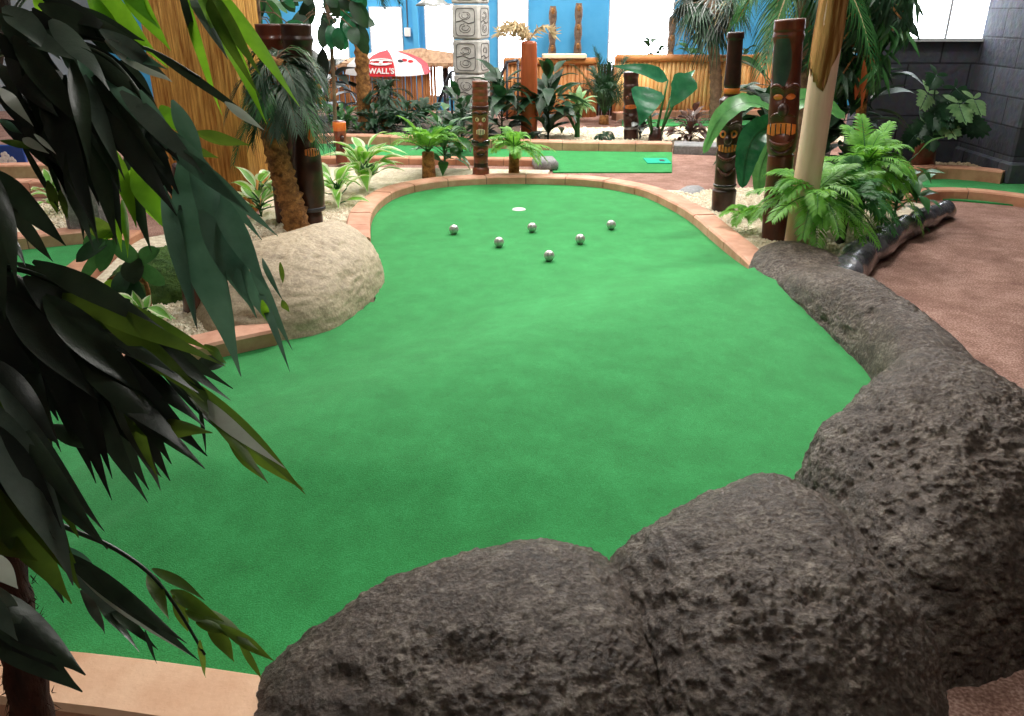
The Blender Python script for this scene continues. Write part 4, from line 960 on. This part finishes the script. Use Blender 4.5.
# middle fan
fgfrond([(-25, 350, 1.26), (-10, 275, 1.12), (20, 270, 1.1), (70, 290, 1.1), (115, 325, 1.12), (150, 355, 1.14)], [
    (15, 262, 100, 312, 12, Kb), (30, 265, 186, 352, 40, Kd), (60, 290, 226, 365, 34, Ko), (70, 290, 232, 398, 42, Kd), (50, 290, 200, 390, 46, Kb), (90, 310, 205, 400, 34, Ko), (20, 280, 120, 390, 50, Kb), (10, 290, 100, 400, 50, Kb),
    (40, 300, 150, 420, 56, Kb), (60, 330, 206, 468, 50, Kb), (90, 350, 172, 480, 40, Kb), (30, 320, 97, 483, 30, Kb), (60, 340, 113, 500, 28, Kb), (80, 370, 148, 502, 34, Kd), (110, 390, 162, 490, 26, Kd), (120, 380, 158, 478, 14, Ko),
    (0, 290, 60, 420, 46, Kb), (0, 320, 40, 440, 46, Kb), (20, 330, 55, 460, 34, Kb), (70, 380, 80, 440, 14, Kb), (0, 270, 60, 340, 34, Kb), (50, 425, 100, 452, 18, Kd), (125, 355, 205, 428, 18, Kb), (130, 425, 212, 432, 24, Ko), (100, 330, 175, 372, 26, Kd), (40, 340, 130, 440, 44, Kb), (100, 370, 190, 455, 40, Kb)], 1.1)
fgfrond([(110, 330, 1.14), (170, 372, 1.18), (215, 410, 1.2), (250, 445, 1.22)], [
    (170, 370, 306, 494, 20, Ko), (185, 388, 285, 468, 15, Kp, -.1), (200, 400, 268, 484, 14, Ko), (215, 420, 304, 490, 18, Ko), (190, 395, 262, 450, 22, Kd), (205, 345, 226, 364, 10, Ko), (150, 350, 233, 425, 18, Kd), (160, 370, 230, 440, 8, Kb), (196, 363, 226, 364, 16, Kd), (228, 440, 268, 483, 12, Ko), (198, 400, 206, 455, 4, Kb)], 1.2)
# lower left big leaves
fgfrond([(-8, 480, 1.3), (-20, 400, 1.05), (0, 380, 1.0)], [
    (-20, 370, 78, 562, 58, Ko), (-25, 400, 66, 602, 66, Kd), (-10, 380, 109, 549, 30, Kd), (-20, 450, 74, 602, 60, Ko), (-30, 360, 55, 456, 60, Kb), (-30, 420, 60, 560, 60, Kb), (-20, 395, 50, 520, 60, Kb), (20, 440, 108, 549, 22, Kd), (-25, 520, 40, 560, 44, Ko)], 1.0)
fgfrond([(12, 600, 1.36), (-15, 590, 1.1), (-10, 600, 1.05)], [(-40, 590, 84, 690, 62, Kd), (-30, 600, 60, 670, 40, Kb), (-20, 585, 20, 640, 34, Kd), (-16, 552, 18, 588, 20, Kp)], 1.05)
# dangling sprays over the turf
fgfrond([(-8, 480, 1.3), (30, 510, 1.22), (68, 528, 1.22), (110, 546, 1.22), (148, 572, 1.22), (175, 605, 1.22), (205, 655, 1.22)], [
    (148, 572, 169, 620, 14, Ko), (152, 569, 205, 600, 11, Ko), (170, 590, 225, 622, 14, Ko), (172, 595, 188, 632, 12, Ko), (195, 605, 258, 650, 16, Ko), (205, 620, 235, 662, 16, Ko), (196, 622, 232, 632, 11, Ko), (220, 625, 274, 661, 12, Ko), (200, 640, 206, 678, 8, Ko), (238, 640, 262, 680, 7, Ko), (185, 610, 212, 628, 9, Ko)], 1.22)
fgfrond([(-8, 480, 1.3), (40, 540, 1.2), (75, 570, 1.16)], [
    (66, 556, 200, 660, 26, Kd), (72, 565, 190, 655, 16, Kp), (70, 570, 150, 640, 14, Kd), (80, 590, 105, 634, 10, Kd), (95, 600, 140, 652, 9, Kd), (110, 610, 158, 650, 10, Kd), (60, 545, 106, 590, 16, Kt), (145, 630, 157, 664, 4, Kd)], 1.16)

# ------------------------------------------------------------------ palms
def trunk_mb(path, r0, r1, rings=40, n=14, rough=.18):
    P = resample(smooth_path(path, 16), sum((b - a).length for a, b in zip(path, path[1:])) / rings); mb = MB(); rad = []
    m = len(P)
    for i in range(m):
        f = i / max(1, m - 1); rad.append((r0 + (r1 - r0) * f) * (1 + rough * ((i % 2) - .5)))
    mb.tube(P, rad, n)
    for i, p in enumerate(mb.v): mb.v[i] = p + V((noise.noise(p * 22), noise.noise(p * 22 + V((7, 0, 0))), noise.noise(p * 30))) * r0 * .22
    return mb
b = G(299, 233, .04); Y0 = b.y
t = thing('palm_tree', b, 'curved shaggy palm in front of the tall tiki poles, next to the pale left boulder', 'palm')
path = [b - UP * .03, D(292, 205, Y0), D(281, 170, Y0), D(272, 130, Y0), D(271, 90, Y0), D(276, 58, Y0)]
trunk_mb(path, .088, .07, 46).build('trunk', 'palm_bark', t)
c = path[-1]
for k in range(34):
    az = 2.4 * k; mb = MB(); el = R.uniform(.0, 1.2); L = R.uniform(.36, .6)
    frond_into(mb, arch(c - UP * R.uniform(0, .25), az, el, L * (.7 if 1.9 < az % math.tau < 4.4 else 1), R.uniform(.75, 1.25), 10), 24, .17, .014, 0, 1, .5, .75, 'tip', .006, segs=2)
    mb.build('frond', ['palm_grey', 'leaf_deep' if k % 3 else 'leaf_mid'], t)
b = G(365, 129, .05); Y0 = b.y
t = thing('palm_tree', b, 'tall straight palm trunk standing in front of the parasol', 'palm')
path = [b - UP * .05, D(364, 95, Y0), D(361, 50, Y0), D(358, 0, Y0), D(357, -45, Y0)]
trunk_mb(path, .09, .078, 40, rough=.25).build('trunk', 'palm_bark', t)
for k in range(12):
    az = 2.4 * k; mb = MB(); frond_into(mb, arch(path[-1], az, R.uniform(-.1, .9), R.uniform(.7, 1.0), R.uniform(.7, 1.1), 10), 22, .25, .02, 0, 1, .5, .8, 'tip', .01, segs=2)
    mb.build('frond', ['palm_grey', 'leaf_deep'], t)
# fan palm with a skirt of hanging fronds
Y0 = 11.9; b = V((D(717, 100, Y0).x, Y0, 0))
t = thing('fan_palm', b, 'fan palm with a hanging skirt of leaves before the bamboo fence', 'palm')
path = [b, D(716, 80, Y0), D(713, 40, Y0), D(712, 4, Y0), D(712, -20, Y0)]
trunk_mb(path, .085, .075, 40).build('trunk', 'palm_grey', t)
top = D(712, 0, Y0)
for k in range(34):
    az = 2.4 * k; d = V((math.cos(az), math.sin(az), 0)); c0 = top - UP * R.uniform(-.1, .12); el = R.uniform(-1.0, .8); L = R.uniform(.15, .4)
    h = c0 + d * L * math.cos(el) + UP * L * math.sin(el); mb = MB(); mb.tube([c0, c0.lerp(h, .5) + UP * .04, h], .008, 5)
    sd = d.cross(UP).normalized()
    for q in range(17):
        a = -1.6 + 3.2 * q / 16; dd = (d * math.cos(a) * math.cos(el) + sd * math.sin(a) + UP * (math.sin(el) * .6 - .75)).normalized()
        mb.leaf(h, h + dd * R.uniform(.34, .52) - UP * .14, .04, UP + d * .4, 'tip', .1, .3, 4, 1)
    mb.build('fan', ['palm_grey', ('leaf_deep', 'leaf_black', 'leaf_dry')[(k % 9 == 0) * 2 or k % 2]], t)
# feathery areca behind the short tiki post
b = V((D(604, 118, 11.7).x, 11.7, .0))
t = fern(b, .12, 26, 1.25, 'tall feathery palm in front of the dark planks', 'palm', 'areca_palm', ('leaf_mid', 'leaf_deep'), 26, .24, .014, (.95, 1.5), (.25, .75), .35, ('palm_bark', .07), .7, shape='tip')
# drooping palm above right
Y0 = 7.6; b = V((D(800, 160, Y0).x, Y0, 0)); c = D(806, -30, Y0)
t = thing('palm_tree', b, 'palm with pale drooping fronds behind the two large tiki poles', 'palm')
trunk_mb([b, b.lerp(c, .5) + V((.02, 0, 0)), c], .07, .06, 40).build('trunk', 'palm_grey', t)
for k in range(14):
    az = 2.4 * k + .4; mb = MB(); frond_into(mb, arch(c, az, R.uniform(.0, .9), R.uniform(.7, 1.0), R.uniform(.8, 1.2), 12), 26, .3, .02, 0, 1, .8, .8, 'tip', .014, segs=3)
    mb.build('frond', ['leaf_dry', ('leaf_mid', 'leaf_deep')[k % 2]], t)
# small dark yucca in front of the hut
b = G(387, 128, .05); fern(b, .42, 26, .5, 'dark spiky palm in front of the hut, right of the tall palm trunk', 'palm', 'cycad', ('leaf_deep', 'leaf_deep'), 16, .12, .02, (-.3, 1.3), (.5, 1.0), .3, ('palm_bark', .08), .7)
b = V((D(491, 105, 13.0).x, 13.0, 0)); fern(b, .5, 14, .55, 'pale aqua palm by the window right of the stone pillar', 'palm', 'small_palm', ('leaf_aqua', 'leaf_aqua'), 18, .15, .016, (.3, 1.3), (.5, .9), .4, ('palm_grey', .04), .8)

# ------------------------------------------------------------------ ferns
b = G(804, 254, .045)
fern(b, .38, 34, .5, 'bright fern wrapped round the foot of the bare wood pole', mats=('fern_deep', 'fern'), nl=28, ll=.1, lw=.013, el=(-.2, 1.1), g=(.25, .7), droop=.3, trunk=('tiki_dark', .05))
b = G(855, 226, .045)
fern(b, .44, 44, .5, 'fuller bright fern on a dark stem behind the bare wood pole', mats=('fern_deep', 'fern'), nl=26, ll=.105, lw=.015, el=(-.3, 1.35), g=(.15, .8), droop=.35, trunk=('tiki_black', .04))
b = G(840, 243, .045)
fern(b, .3, 26, .42, 'deep green fern between the bare wood pole and the glossy black log', mats=('fern_deep', 'fern_deep'), nl=24, ll=.095, lw=.014, el=(-.1, 1.3), g=(.25, .75), droop=.3, trunk=('tiki_black', .03))
b = G(429, 178, .045)
fern(b, .24, 15, .58, 'bright green fern on a brown stub left of the cream eyed tiki pole', mats=('fern_deep', 'fern'), nl=20, ll=.12, lw=.02, el=(.5, 1.3), g=(.3, .65), droop=.15, trunk=('palm_bark', .06))
b = G(514, 176, .045)
fern(b, .24, 24, .44, 'bright green fern right of the cream eyed tiki pole', mats=('fern_deep', 'fern'), nl=20, ll=.09, lw=.016, el=(.2, 1.3), g=(.35, .8), droop=.3, trunk=('palm_bark', .05))
b = G(605, 139, .045); fern(b, .03, 9, .2, 'tiny dark fern left of the short dark tiki post', mats=('leaf_mid', 'leaf_deep'), nl=10, ll=.06, lw=.02, el=(.3, 1.2), droop=.2)
b = G(745, 232, .045); fern(b, .1, 9, .3, 'small fern between the two large tiki poles', mats=('fern', 'fern'), nl=14, ll=.07, lw=.02, el=(.5, 1.3), droop=.2)
b = G(425, 129, .05)
for i, (x, y, s, lb) in enumerate(((425, 128, .55, 'dark fern clump left of the stone pillar foot'), (455, 140, .5, 'dark fern clump in front of the stone pillar'), (398, 134, .35, 'low dark fern behind the long kerb, below the hut wall'))):
    fern(G(x, y, .05), .12, 14, s, lb, mats=('leaf_deep', 'leaf_deep'), nl=14, ll=.1, lw=.03, el=(.5, 1.3), g=(.35, .8), droop=.2)

# ------------------------------------------------------------------ broad leaved plants
T = math.tau
def variegated(x, y, n, s, label):
    return broad(G(x, y, .045), rosette(int(n * 1.7), (0, .24 * s), (.15, 1.4), (.04 * s, .16 * s), (.2 * s, .3 * s), (.09 * s, .13 * s)), label, 'plant', 'variegated_plant', ('leaf_mid', 'fern', 'leaf_var'), .007, 'lance', 2, .3, .12)
variegated(366, 190, 18, 1.05, 'variegated plant with cream edged leaves beside the kerb curve')
variegated(338, 205, 13, .85, 'smaller variegated plant right of the orange faced tiki pole')
variegated(262, 218, 14, .9, 'variegated plant between the reed column and the curved palm')
variegated(146, 335, 6, .55, 'pale leaved plant lying low behind the straight brick kerb')
variegated(57, 214, 9, .7, 'little plant among the white pebbles at the far left')
def leafy(loc, n, hmax, L, w, label, m='leaf_deep', shape='lance', name='leafy_shrub', sl=(.05, .2)):
    return broad(loc, rosette(int(n * 1.8), (.02, hmax), (-.1, 1.2), sl, (L * .75, L * 1.15), (w * .8, w * 1.15)), label, 'shrub', name, (m, m), .006, shape, None, .25, .12, stemz=hmax)
leafy(G(445, 170, .045), 26, .4, .22, .1, 'dark green shrub between the bright fern and the cream eyed tiki pole', 'leaf_mid')
leafy(G(462, 150, .05), 30, .5, .22, .09, 'dark shrub hiding the foot of the stone pillar')
leafy(G(330, 120, .05), 18, .55, .5, .2, 'dark big leaved shrub in front of the hut, left of the tall palm trunk', 'leaf_black')
leafy(G(345, 134, .05), 30, .2, .16, .07, 'low leafy undergrowth behind the orange topped post', 'leaf_mid')
leafy(G(375, 134, .05), 30, .2, .16, .07, 'low leafy undergrowth at the foot of the tall palm trunk', 'leaf_deep')
leafy(G(408, 134, .05), 26, .25, .18, .07, 'low leafy undergrowth beneath the spiky palm', 'leaf_deep')
leafy(G(502, 140, .03), 30, .7, .36, .15, 'dark shrub left of the smooth reddish post', 'leaf_deep')
leafy(G(548, 139, .045), 30, .6, .4, .16, 'dark drooping shrub right of the smooth reddish post', 'leaf_deep')
leafy(G(893, 222, .045), 18, .42, .2, .09, 'deep green leafy shrub at the right of the full fern', 'leaf_mid')
leafy(G(765, 165, .0), 30, .85, .45, .2, 'dark broad leaved shrub between the large tiki poles', 'leaf_deep')
leafy(G(812, 172, .0), 34, .95, .4, .18, 'dark shrub behind the bare wood pole', 'leaf_deep')
leafy(G(848, 178, .0), 30, .9, .36, .16, 'dark shrub in front of the left end of the stone wall', 'leaf_deep')
leafy(G(640, 139, .045), 12, .28, .16, .08, 'small black leaved plant touching the short dark tiki post', 'leaf_black')
leafy(G(690, 142, .045), 30, .22, .2, .08, 'maroon bromeliad in the far gravel bed', 'leaf_maroon', 'lance', 'bromeliad')
leafy(V((D(652, 52, 13.0).x, 13.05, 0)), 34, .95, .2, .09, 'leafy shrub peeping over the bright bamboo fence', 'leaf_deep')
leafy(V((D(692, 52, 13.0).x, 13.0, 0)), 34, .95, .22, .1, 'leafy shrub over the bright fence by the fan palm', 'leaf_mid')
leafy(V((D(745, 52, 13.0).x, 13.05, 0)), 34, .95, .22, .1, 'leafy shrub over the fence, right of the fan palm', 'leaf_deep')
# potted looking pale rosette on a leaning stem
b = G(577, 137, .045)
lv = [(.36, 2.4 * k, R.uniform(-.2, 1.45), .05, R.uniform(.16, .24), R.uniform(.07, .1)) for k in range(36)] + [(.05, 2.7 + .2 * k, 1.0, .35, .3, .02) for k in range(5)]
broad(b, lv, 'pale green rosette plant on a stubby stem right of the smooth post', 'plant', 'rosette_plant', ('fern_deep', 'leaf_sage'), .018, 'lance', None, .25, .12, stemz=.36)
# big leaved taro
b = G(655, 141, .045); Y0 = b.y
t = thing('taro_plant', b, 'big leaved taro plant with thick stalks before the bright fence', 'plant')
for sx, sy, ex, ey, tx, ty, w, dY in ((655, 140, 668, 80, 612, 66, .2, -.1), (652, 140, 648, 88, 640, 125, .42, -.25), (657, 140, 690, 74, 670, 108, .34, .0), (660, 140, 672, 92, 695, 70, .2, .1), (654, 140, 640, 96, 627, 112, .2, .2)):
    mb = MB(); p = D(sx, sy, Y0); q = D(ex, ey, Y0 + dY); mb.tube([p, p.lerp(q, .5) + V((0, 0, .03)), q], [.02, .014, .009], 7)
    tip = D(tx, ty, Y0 + dY * 2); mb.leaf(q, tip, w, V((.1, -1, .6)), 'heart', .1, .25, 9, 1, .2, .04); mb.build('leaf', ['leaf_mid', 'leaf_taro'], t)
MB().lathe(b - UP * .03, b + UP * .16, [(0, .09), (.5, .08), (1, .05)], 14).build('stem_base', 'tiki_dark', t)
# banana leaves around the tiki poles
b = G(772, 214, .045); Y0 = b.y
t = thing('banana_plant', b, 'banana plant whose long leaves arch between the two large tiki poles', 'plant')
MB().tube([b - UP * .03, D(774, 170, Y0), D(778, 118, Y0)], [.035, .03, .02], 9).build('stem', 'leaf_mid', t)
def blade(px, w, Ys, m='leaf_banana', nrm=(0, -.8, .6)):
    P = smooth_path([D(x, y, yy) for (x, y), yy in zip(px, Ys)], 6); mb = MB(); n = len(P); vs = []
    mb.tube(P, [.009 * (1 - .7 * i / n) for i in range(n)], 5)
    for i, p in enumerate(P):
        tg = (P[min(i + 1, n - 1)] - P[max(0, i - 1)]).normalized(); sd = tg.cross(V(nrm)).normalized(); nn = sd.cross(tg); q = i / (n - 1)
        k = max(.03, math.sin(math.pi * min(1, .12 + q * .88)) ** .6) * w / 2 if q > .1 else .01
        vs += [p - sd * k + nn * k * .35 + nn * .01 * math.sin(i * 2.3), p + nn * .004, p + sd * k + nn * k * .35 + nn * .01 * math.sin(i * 1.9)]
    mb.add(vs, [(3 * i + j, 3 * i + j + 1, 3 * i + j + 4, 3 * i + j + 3) for i in range(n - 1) for j in (0, 1)], 1)
    mb.build('leaf', ['leaf_mid', m], t)
blade([(778, 124), (765, 108), (742, 104), (718, 121), (703, 154)], .15, [Y0, Y0 - .1, Y0 - .25, Y0 - .35, Y0 - .4], nrm=(.5, -.35, .9))
blade([(778, 125), (766, 128), (752, 140), (745, 162), (742, 188)], .2, [Y0, Y0 - .1, Y0 - .2, Y0 - .25, Y0 - .3], 'leaf_taro')
blade([(778, 130), (768, 150), (760, 172), (758, 195)], .15, [Y0, Y0, Y0 - .05, Y0 - .1], 'leaf_banana')
blade([(778, 118), (800, 100), (822, 105), (845, 118)], .16, [Y0, Y0 + .1, Y0 + .2, Y0 + .25], 'leaf_banana')
# monstera by the stone wall
b = G(922, 166, .08)
t = thing('monstera', b, 'dark monstera on a wooden stump against the stone block wall', 'plant')
MB().lathe(b - UP * .05, b + UP * .35, [(0, .12), (.5, .1), (1, .09)], 14).build('stump', 'tiki_mid', t)
for k in range(32):
    az = R.uniform(math.pi * .92, math.pi * 2.08); el = R.uniform(-.1, 1.2); d = V((math.cos(az), math.sin(az), 0)); p0 = b + UP * .32; L = R.uniform(.15, .58)
    q = p0 + d * L * math.cos(el) * .8 + UP * L * (math.sin(el) + .05); mb = MB(); mb.tube([p0, p0.lerp(q, .5) + UP * .06, q], .007, 5)
    W = R.uniform(.17, .25); ax = (d * .5 - UP * .6 + V((R.uniform(-.4, .4), -.3, 0))).normalized(); nr = V((R.uniform(-.3, .3), -1, .5)).normalized(); sd = ax.cross(nr).normalized()
    mb.tube([q, q + ax * W], .004, 4)
    for s_ in (-1, 1):
        for j in range(6):
            u = q + ax * W * (j / 6 * .9); dd = (sd * s_ + ax * (.15 + .14 * j) - (ax * .9 if j == 0 else V())).normalized()
            mb.leaf(u, u + dd * W * (.62 - .05 * j), W * .2, nr, 'oval', .06, .1, 4, 1)
    mb.leaf(q + ax * W * .7, q + ax * W * 1.12, W * .2, nr, 'lance', 0, .1, 4, 1)
    mb.build('leaf', ['leaf_deep', 'leaf_sage' if k % 6 == 0 else 'leaf_deep'], t)  # scattered paler leaves paint the ones that catch light
# hanging leaved tree in front of the stone wall
b = G(862, 182, .0); Y0 = b.y
t = thing('weeping_tree', b, 'leafy tree with hanging foliage in front of the stone wall window', 'tree')
mb = MB(); mb.tube(smooth_path([b - UP * .02, D(860, 130, Y0), D(864, 80, Y0), D(866, 20, Y0), D(868, -30, Y0)], 6), .045, 9); mb.build('trunk', 'palm_bark', t)
for k in range(84):
    x = R.uniform(802, 912); y = R.uniform(-25, 95) if x < 885 else R.uniform(-10, 35); c0 = D(866 + R.uniform(-5, 5), min(y, 70) - 14, Y0); q = D(x, y, Y0 + R.uniform(-.45, .4)); mb = MB()
    mb.tube([c0, c0.lerp(q, .5) + UP * .08, q], .008, 5)
    for j in range(18):
        u = c0.lerp(q, R.uniform(.45, 1.05)) + V((R.uniform(-.06, .06), R.uniform(-.06, .06), R.uniform(-.03, .06)))
        L = R.uniform(.14, .26); tip = u + V((R.uniform(-.6, .6), R.uniform(-.6, .6), R.uniform(-1.1, -.4))).normalized() * L
        mb.leaf(u, tip, .034, V((R.uniform(-.6, .6), -1, .4)), 'lance', .08, .3, 4, 1)
    mb.build('branch', ['palm_bark', ('leaf_mid', 'leaf_deep', 'leaf_deep', 'leaf_deep')[k % 4]], t)
for x, y0, y1 in ((864, 60, 110), (858, 78, 100)):
    mb = MB(); mb.leaf(D(x, y0, Y0 - .3), D(x - 3, y1, Y0 - .32), .06, V((0, -1, 0)), 'lance', .05, .3, 5); mb.build('dry_leaf', 'post_red', t)
# large oval leaved tree at the top left of the window
Y0 = 9.0; b = V((D(337, 150, Y0).x, Y0 + .6, 0))
def ovaltree(b, Y0, cx, cy, spread, n, label, Lr, wr, m=('leaf_deep', 'leaf_mid'), name='rubber_tree', trunk=.022):
    t = thing(name, b, label, 'tree'); top = D(cx, cy - 30, Y0)
    mb = MB(); mb.tube(smooth_path([b, b.lerp(top, .5) + V((.03, 0, 0)), top], 6), trunk, 8); mb.build('trunk', 'palm_grey', t)
    for k in range(n):
        x = cx + R.uniform(-1, 1) * spread[0]; y = cy + R.uniform(-1, 1) * spread[1]; u = D(x, y, Y0 + R.uniform(-.3, .3)); mb = MB()
        c0 = b.lerp(top, max(.5, min(1, (u.z + .1) / top.z))); mb.tube([c0, c0.lerp(u, .6) + UP * .05, u], .006, 5)
        for j in range(2):
            dd = (V((x - cx, R.uniform(-30, 30), R.uniform(-70, 5))).normalized() + V((R.uniform(-.5, .5), R.uniform(-.3, .3), 0))).normalized()
            mb.leaf(u, u + dd * R.uniform(*Lr), R.uniform(*wr), V((R.uniform(-.4, .4), -1, R.uniform(0, .8))), 'oval', .08, .2, 7, 1)
        mb.build('branch', ['palm_grey', m[k % len(m)]], t)
    return t
ovaltree(V((D(336, 150, 9.6).x, 9.6, 0)), 9.6, 324, 4, (30, 24), 24, 'rubber tree with large oval leaves in front of the left window', (.2, .34), (.12, .18), ('leaf_deep', 'leaf_deep', 'leaf_taro'))
ovaltree(V((D(262, 150, 8.3).x, 8.3, 0)), 8.3, 255, 2, (34, 30), 26, 'dark leafy tree behind the top of the reed column', (.18, .3), (.08, .13), ('leaf_deep', 'leaf_taro', 'leaf_mid'))
# round leaved plant behind the dark leaves
b = G(150, 312, .045); Y0 = b.y
t = thing('rubber_plant', b, 'young plant with round leaves beside the slanting brick kerb', 'plant')
MB().tube([b - UP * .02, D(148, 290, Y0), D(138, 262, Y0), D(112, 240, Y0)], .012, 8).build('stem', 'palm_bark', t)
MB().tube([D(146, 285, Y0), D(128, 270, Y0), D(108, 280, Y0)], .008, 8).build('stem', 'palm_bark', t)
for x0, y0, x1, y1, w, m in ((108, 236, 84, 250, .1, 'leaf_mid'), (110, 236, 90, 216, .1, 'leaf_olive'), (112, 240, 100, 272, .08, 'leaf_mid'), (112, 240, 140, 262, .09, 'leaf_mid'), (112, 238, 126, 222, .08, 'leaf_deep'), (136, 258, 134, 284, .13, 'leaf_dark'), (108, 240, 76, 262, .08, 'leaf_deep'),
                             (108, 280, 112, 290, .06, 'leaf_lime'), (138, 262, 160, 250, .09, 'leaf_mid'), (110, 244, 80, 284, .06, 'leaf_mid'), (140, 265, 165, 285, .08, 'leaf_mid'), (128, 270, 118, 300, .1, 'leaf_deep'), (128, 270, 150, 330, .1, 'leaf_deep'), (112, 238, 98, 222, .08, 'leaf_lime')):
    mb = MB(); p, q = D(x0, y0, Y0 - .02), D(x1, y1, Y0 - R.uniform(0, .15)); mb.leaf(p, q, w, V((R.uniform(-.3, .3), -1, .6)), 'oval', .08, .2, 8); mb.build('leaf', m, t)
# moss mound
p = G(158, 300, .045)
boulder('moss_mound', [(p.x - .33, p.y + .0), (p.x - .2, p.y + .45), (p.x + .1, p.y + .6), (p.x + .3, p.y + .35), (p.x + .22, p.y), (p.x - .05, p.y - .12)], (p.x, p.y + .25), .24, 'mossy green mound behind the dark tiki pole with the red base', 'moss', seed=12, amp=.02, nu=60, nv=26)
bpy.data.objects['moss_mound']['category'] = 'mound'

# ------------------------------------------------------------------ ceiling lights
def ceiling_light(x, y, power, label, w=1.2, d=.6, temp=(1, .97, .92), z=4.22):
    t = thing('ceiling_light', (x, y, z), label, 'ceiling light', 'ceiling lights')
    MB().box((x, y, z + .04), (w + .06, d + .06, .08), 0, 0, .01).build('housing', 'white', t, False)
    MB().box((x, y, z - .005), (w, d, .01)).build('diffuser', 'lamp_glow', t, False)
    l = bpy.data.lights.new('panel', 'AREA'); l.shape = 'RECTANGLE'; l.size = w; l.size_y = d; l.energy = power; l.color = temp
    o = bpy.data.objects.new('panel_light', l); C.objects.link(o); o.location = (x, y, z - .03); o['kind'] = 'helper'
for x, y, p in ((2.6, 6.6, 70), (.4, 5.4, 42), (-1.8, 6.4, 75), (-.6, 9.6, 120), (2.6, 9.8, 120), (-3.8, 9.2, 70), (-1.4, 11.8, 130), (2.4, 11.0, 230), (-5, 5.5, 30), (1.2, 2.0, 34), (-3.5, 16.6, 180), (1.5, 16.6, 150), (6, 16.6, 70)):  # farthest row is added to brighten the blue back wall
    ceiling_light(x, y, p, 'unseen white rectangular panel light in the ceiling above the course')
def spot(loc, aim, e, ang, soft=.1, c=(1, .97, .92)):
    sp = bpy.data.lights.new('spot', 'SPOT'); sp.energy = e; sp.spot_size = math.radians(ang); sp.spot_blend = 1.0; sp.shadow_soft_size = soft; sp.color = c
    so = bpy.data.objects.new('spot_light', sp); C.objects.link(so); so.location = loc; so.rotation_euler = (V(aim) - V(loc)).to_track_quat('-Z', 'Y').to_euler()
spot((.9, 8.3, 4.1), (-.1, 3.05, 0), 690, 48)
spot((-1.2, 8.6, 4.1), (1.6, 5.0, 0), 420, 70)
spot((.1, 7.6, 4.1), (1.0, 2.0, .2), 620, 44)
spot((3.4, 7.0, 4.1), (1.8, 5.0, .2), 300, 46)
spot((-.6, 2.6, 4.1), (-2.3, 6.2, 1.0), 160, 50)  # added without a fixture, to brighten the reed column

w = bpy.data.worlds.new('World'); sc.world = w; w.use_nodes = True
w.node_tree.nodes['Background'].inputs[0].default_value = (.75, .85, 1, 1); w.node_tree.nodes['Background'].inputs[1].default_value = .6

GROUPS = {'tiki pole': 'carved tiki poles', 'boulder': 'boulders around the large green', 'fern': 'ferns in the gravel beds', 'shrub': 'leafy shrubs in the beds', 'kerb': 'kerbs edging the greens and beds',
          'putting green': 'putting greens of the course', 'palm': 'palms of the course', 'totem': 'slim totems on the blue wall', 'fence': 'bamboo fences', 'railing': 'stair handrails'}
for o in bpy.data.objects:
    if o.parent is None and o.get('category') in GROUPS and 'group' not in o: o['group'] = GROUPS[o['category']]
    if o.name.startswith('variegated_plant'): o['group'] = 'cream edged plants'
for o in bpy.data.objects:
    if '_o' in o: del o['_o']

cd = bpy.data.cameras.new('Camera'); cam = bpy.data.objects.new('Camera', cd); C.objects.link(cam)
cd.sensor_fit = 'HORIZONTAL'; cd.sensor_width = 36; cd.lens = 36 * F / 1024; cd.clip_start = .05; cd.clip_end = 100
cam.location = CAM; cam.rotation_euler = (math.pi / 2 - TH, 0, 0); sc.camera = cam
sc.view_settings.view_transform = 'Standard'; sc.view_settings.look = 'None'; sc.view_settings.gamma = 1.0; sc.view_settings.use_curve_mapping = False
sc.view_settings.exposure = 0.0
sc.cycles.use_denoising = True; sc.cycles.max_bounces = 6; sc.cycles.sample_clamp_indirect = 8
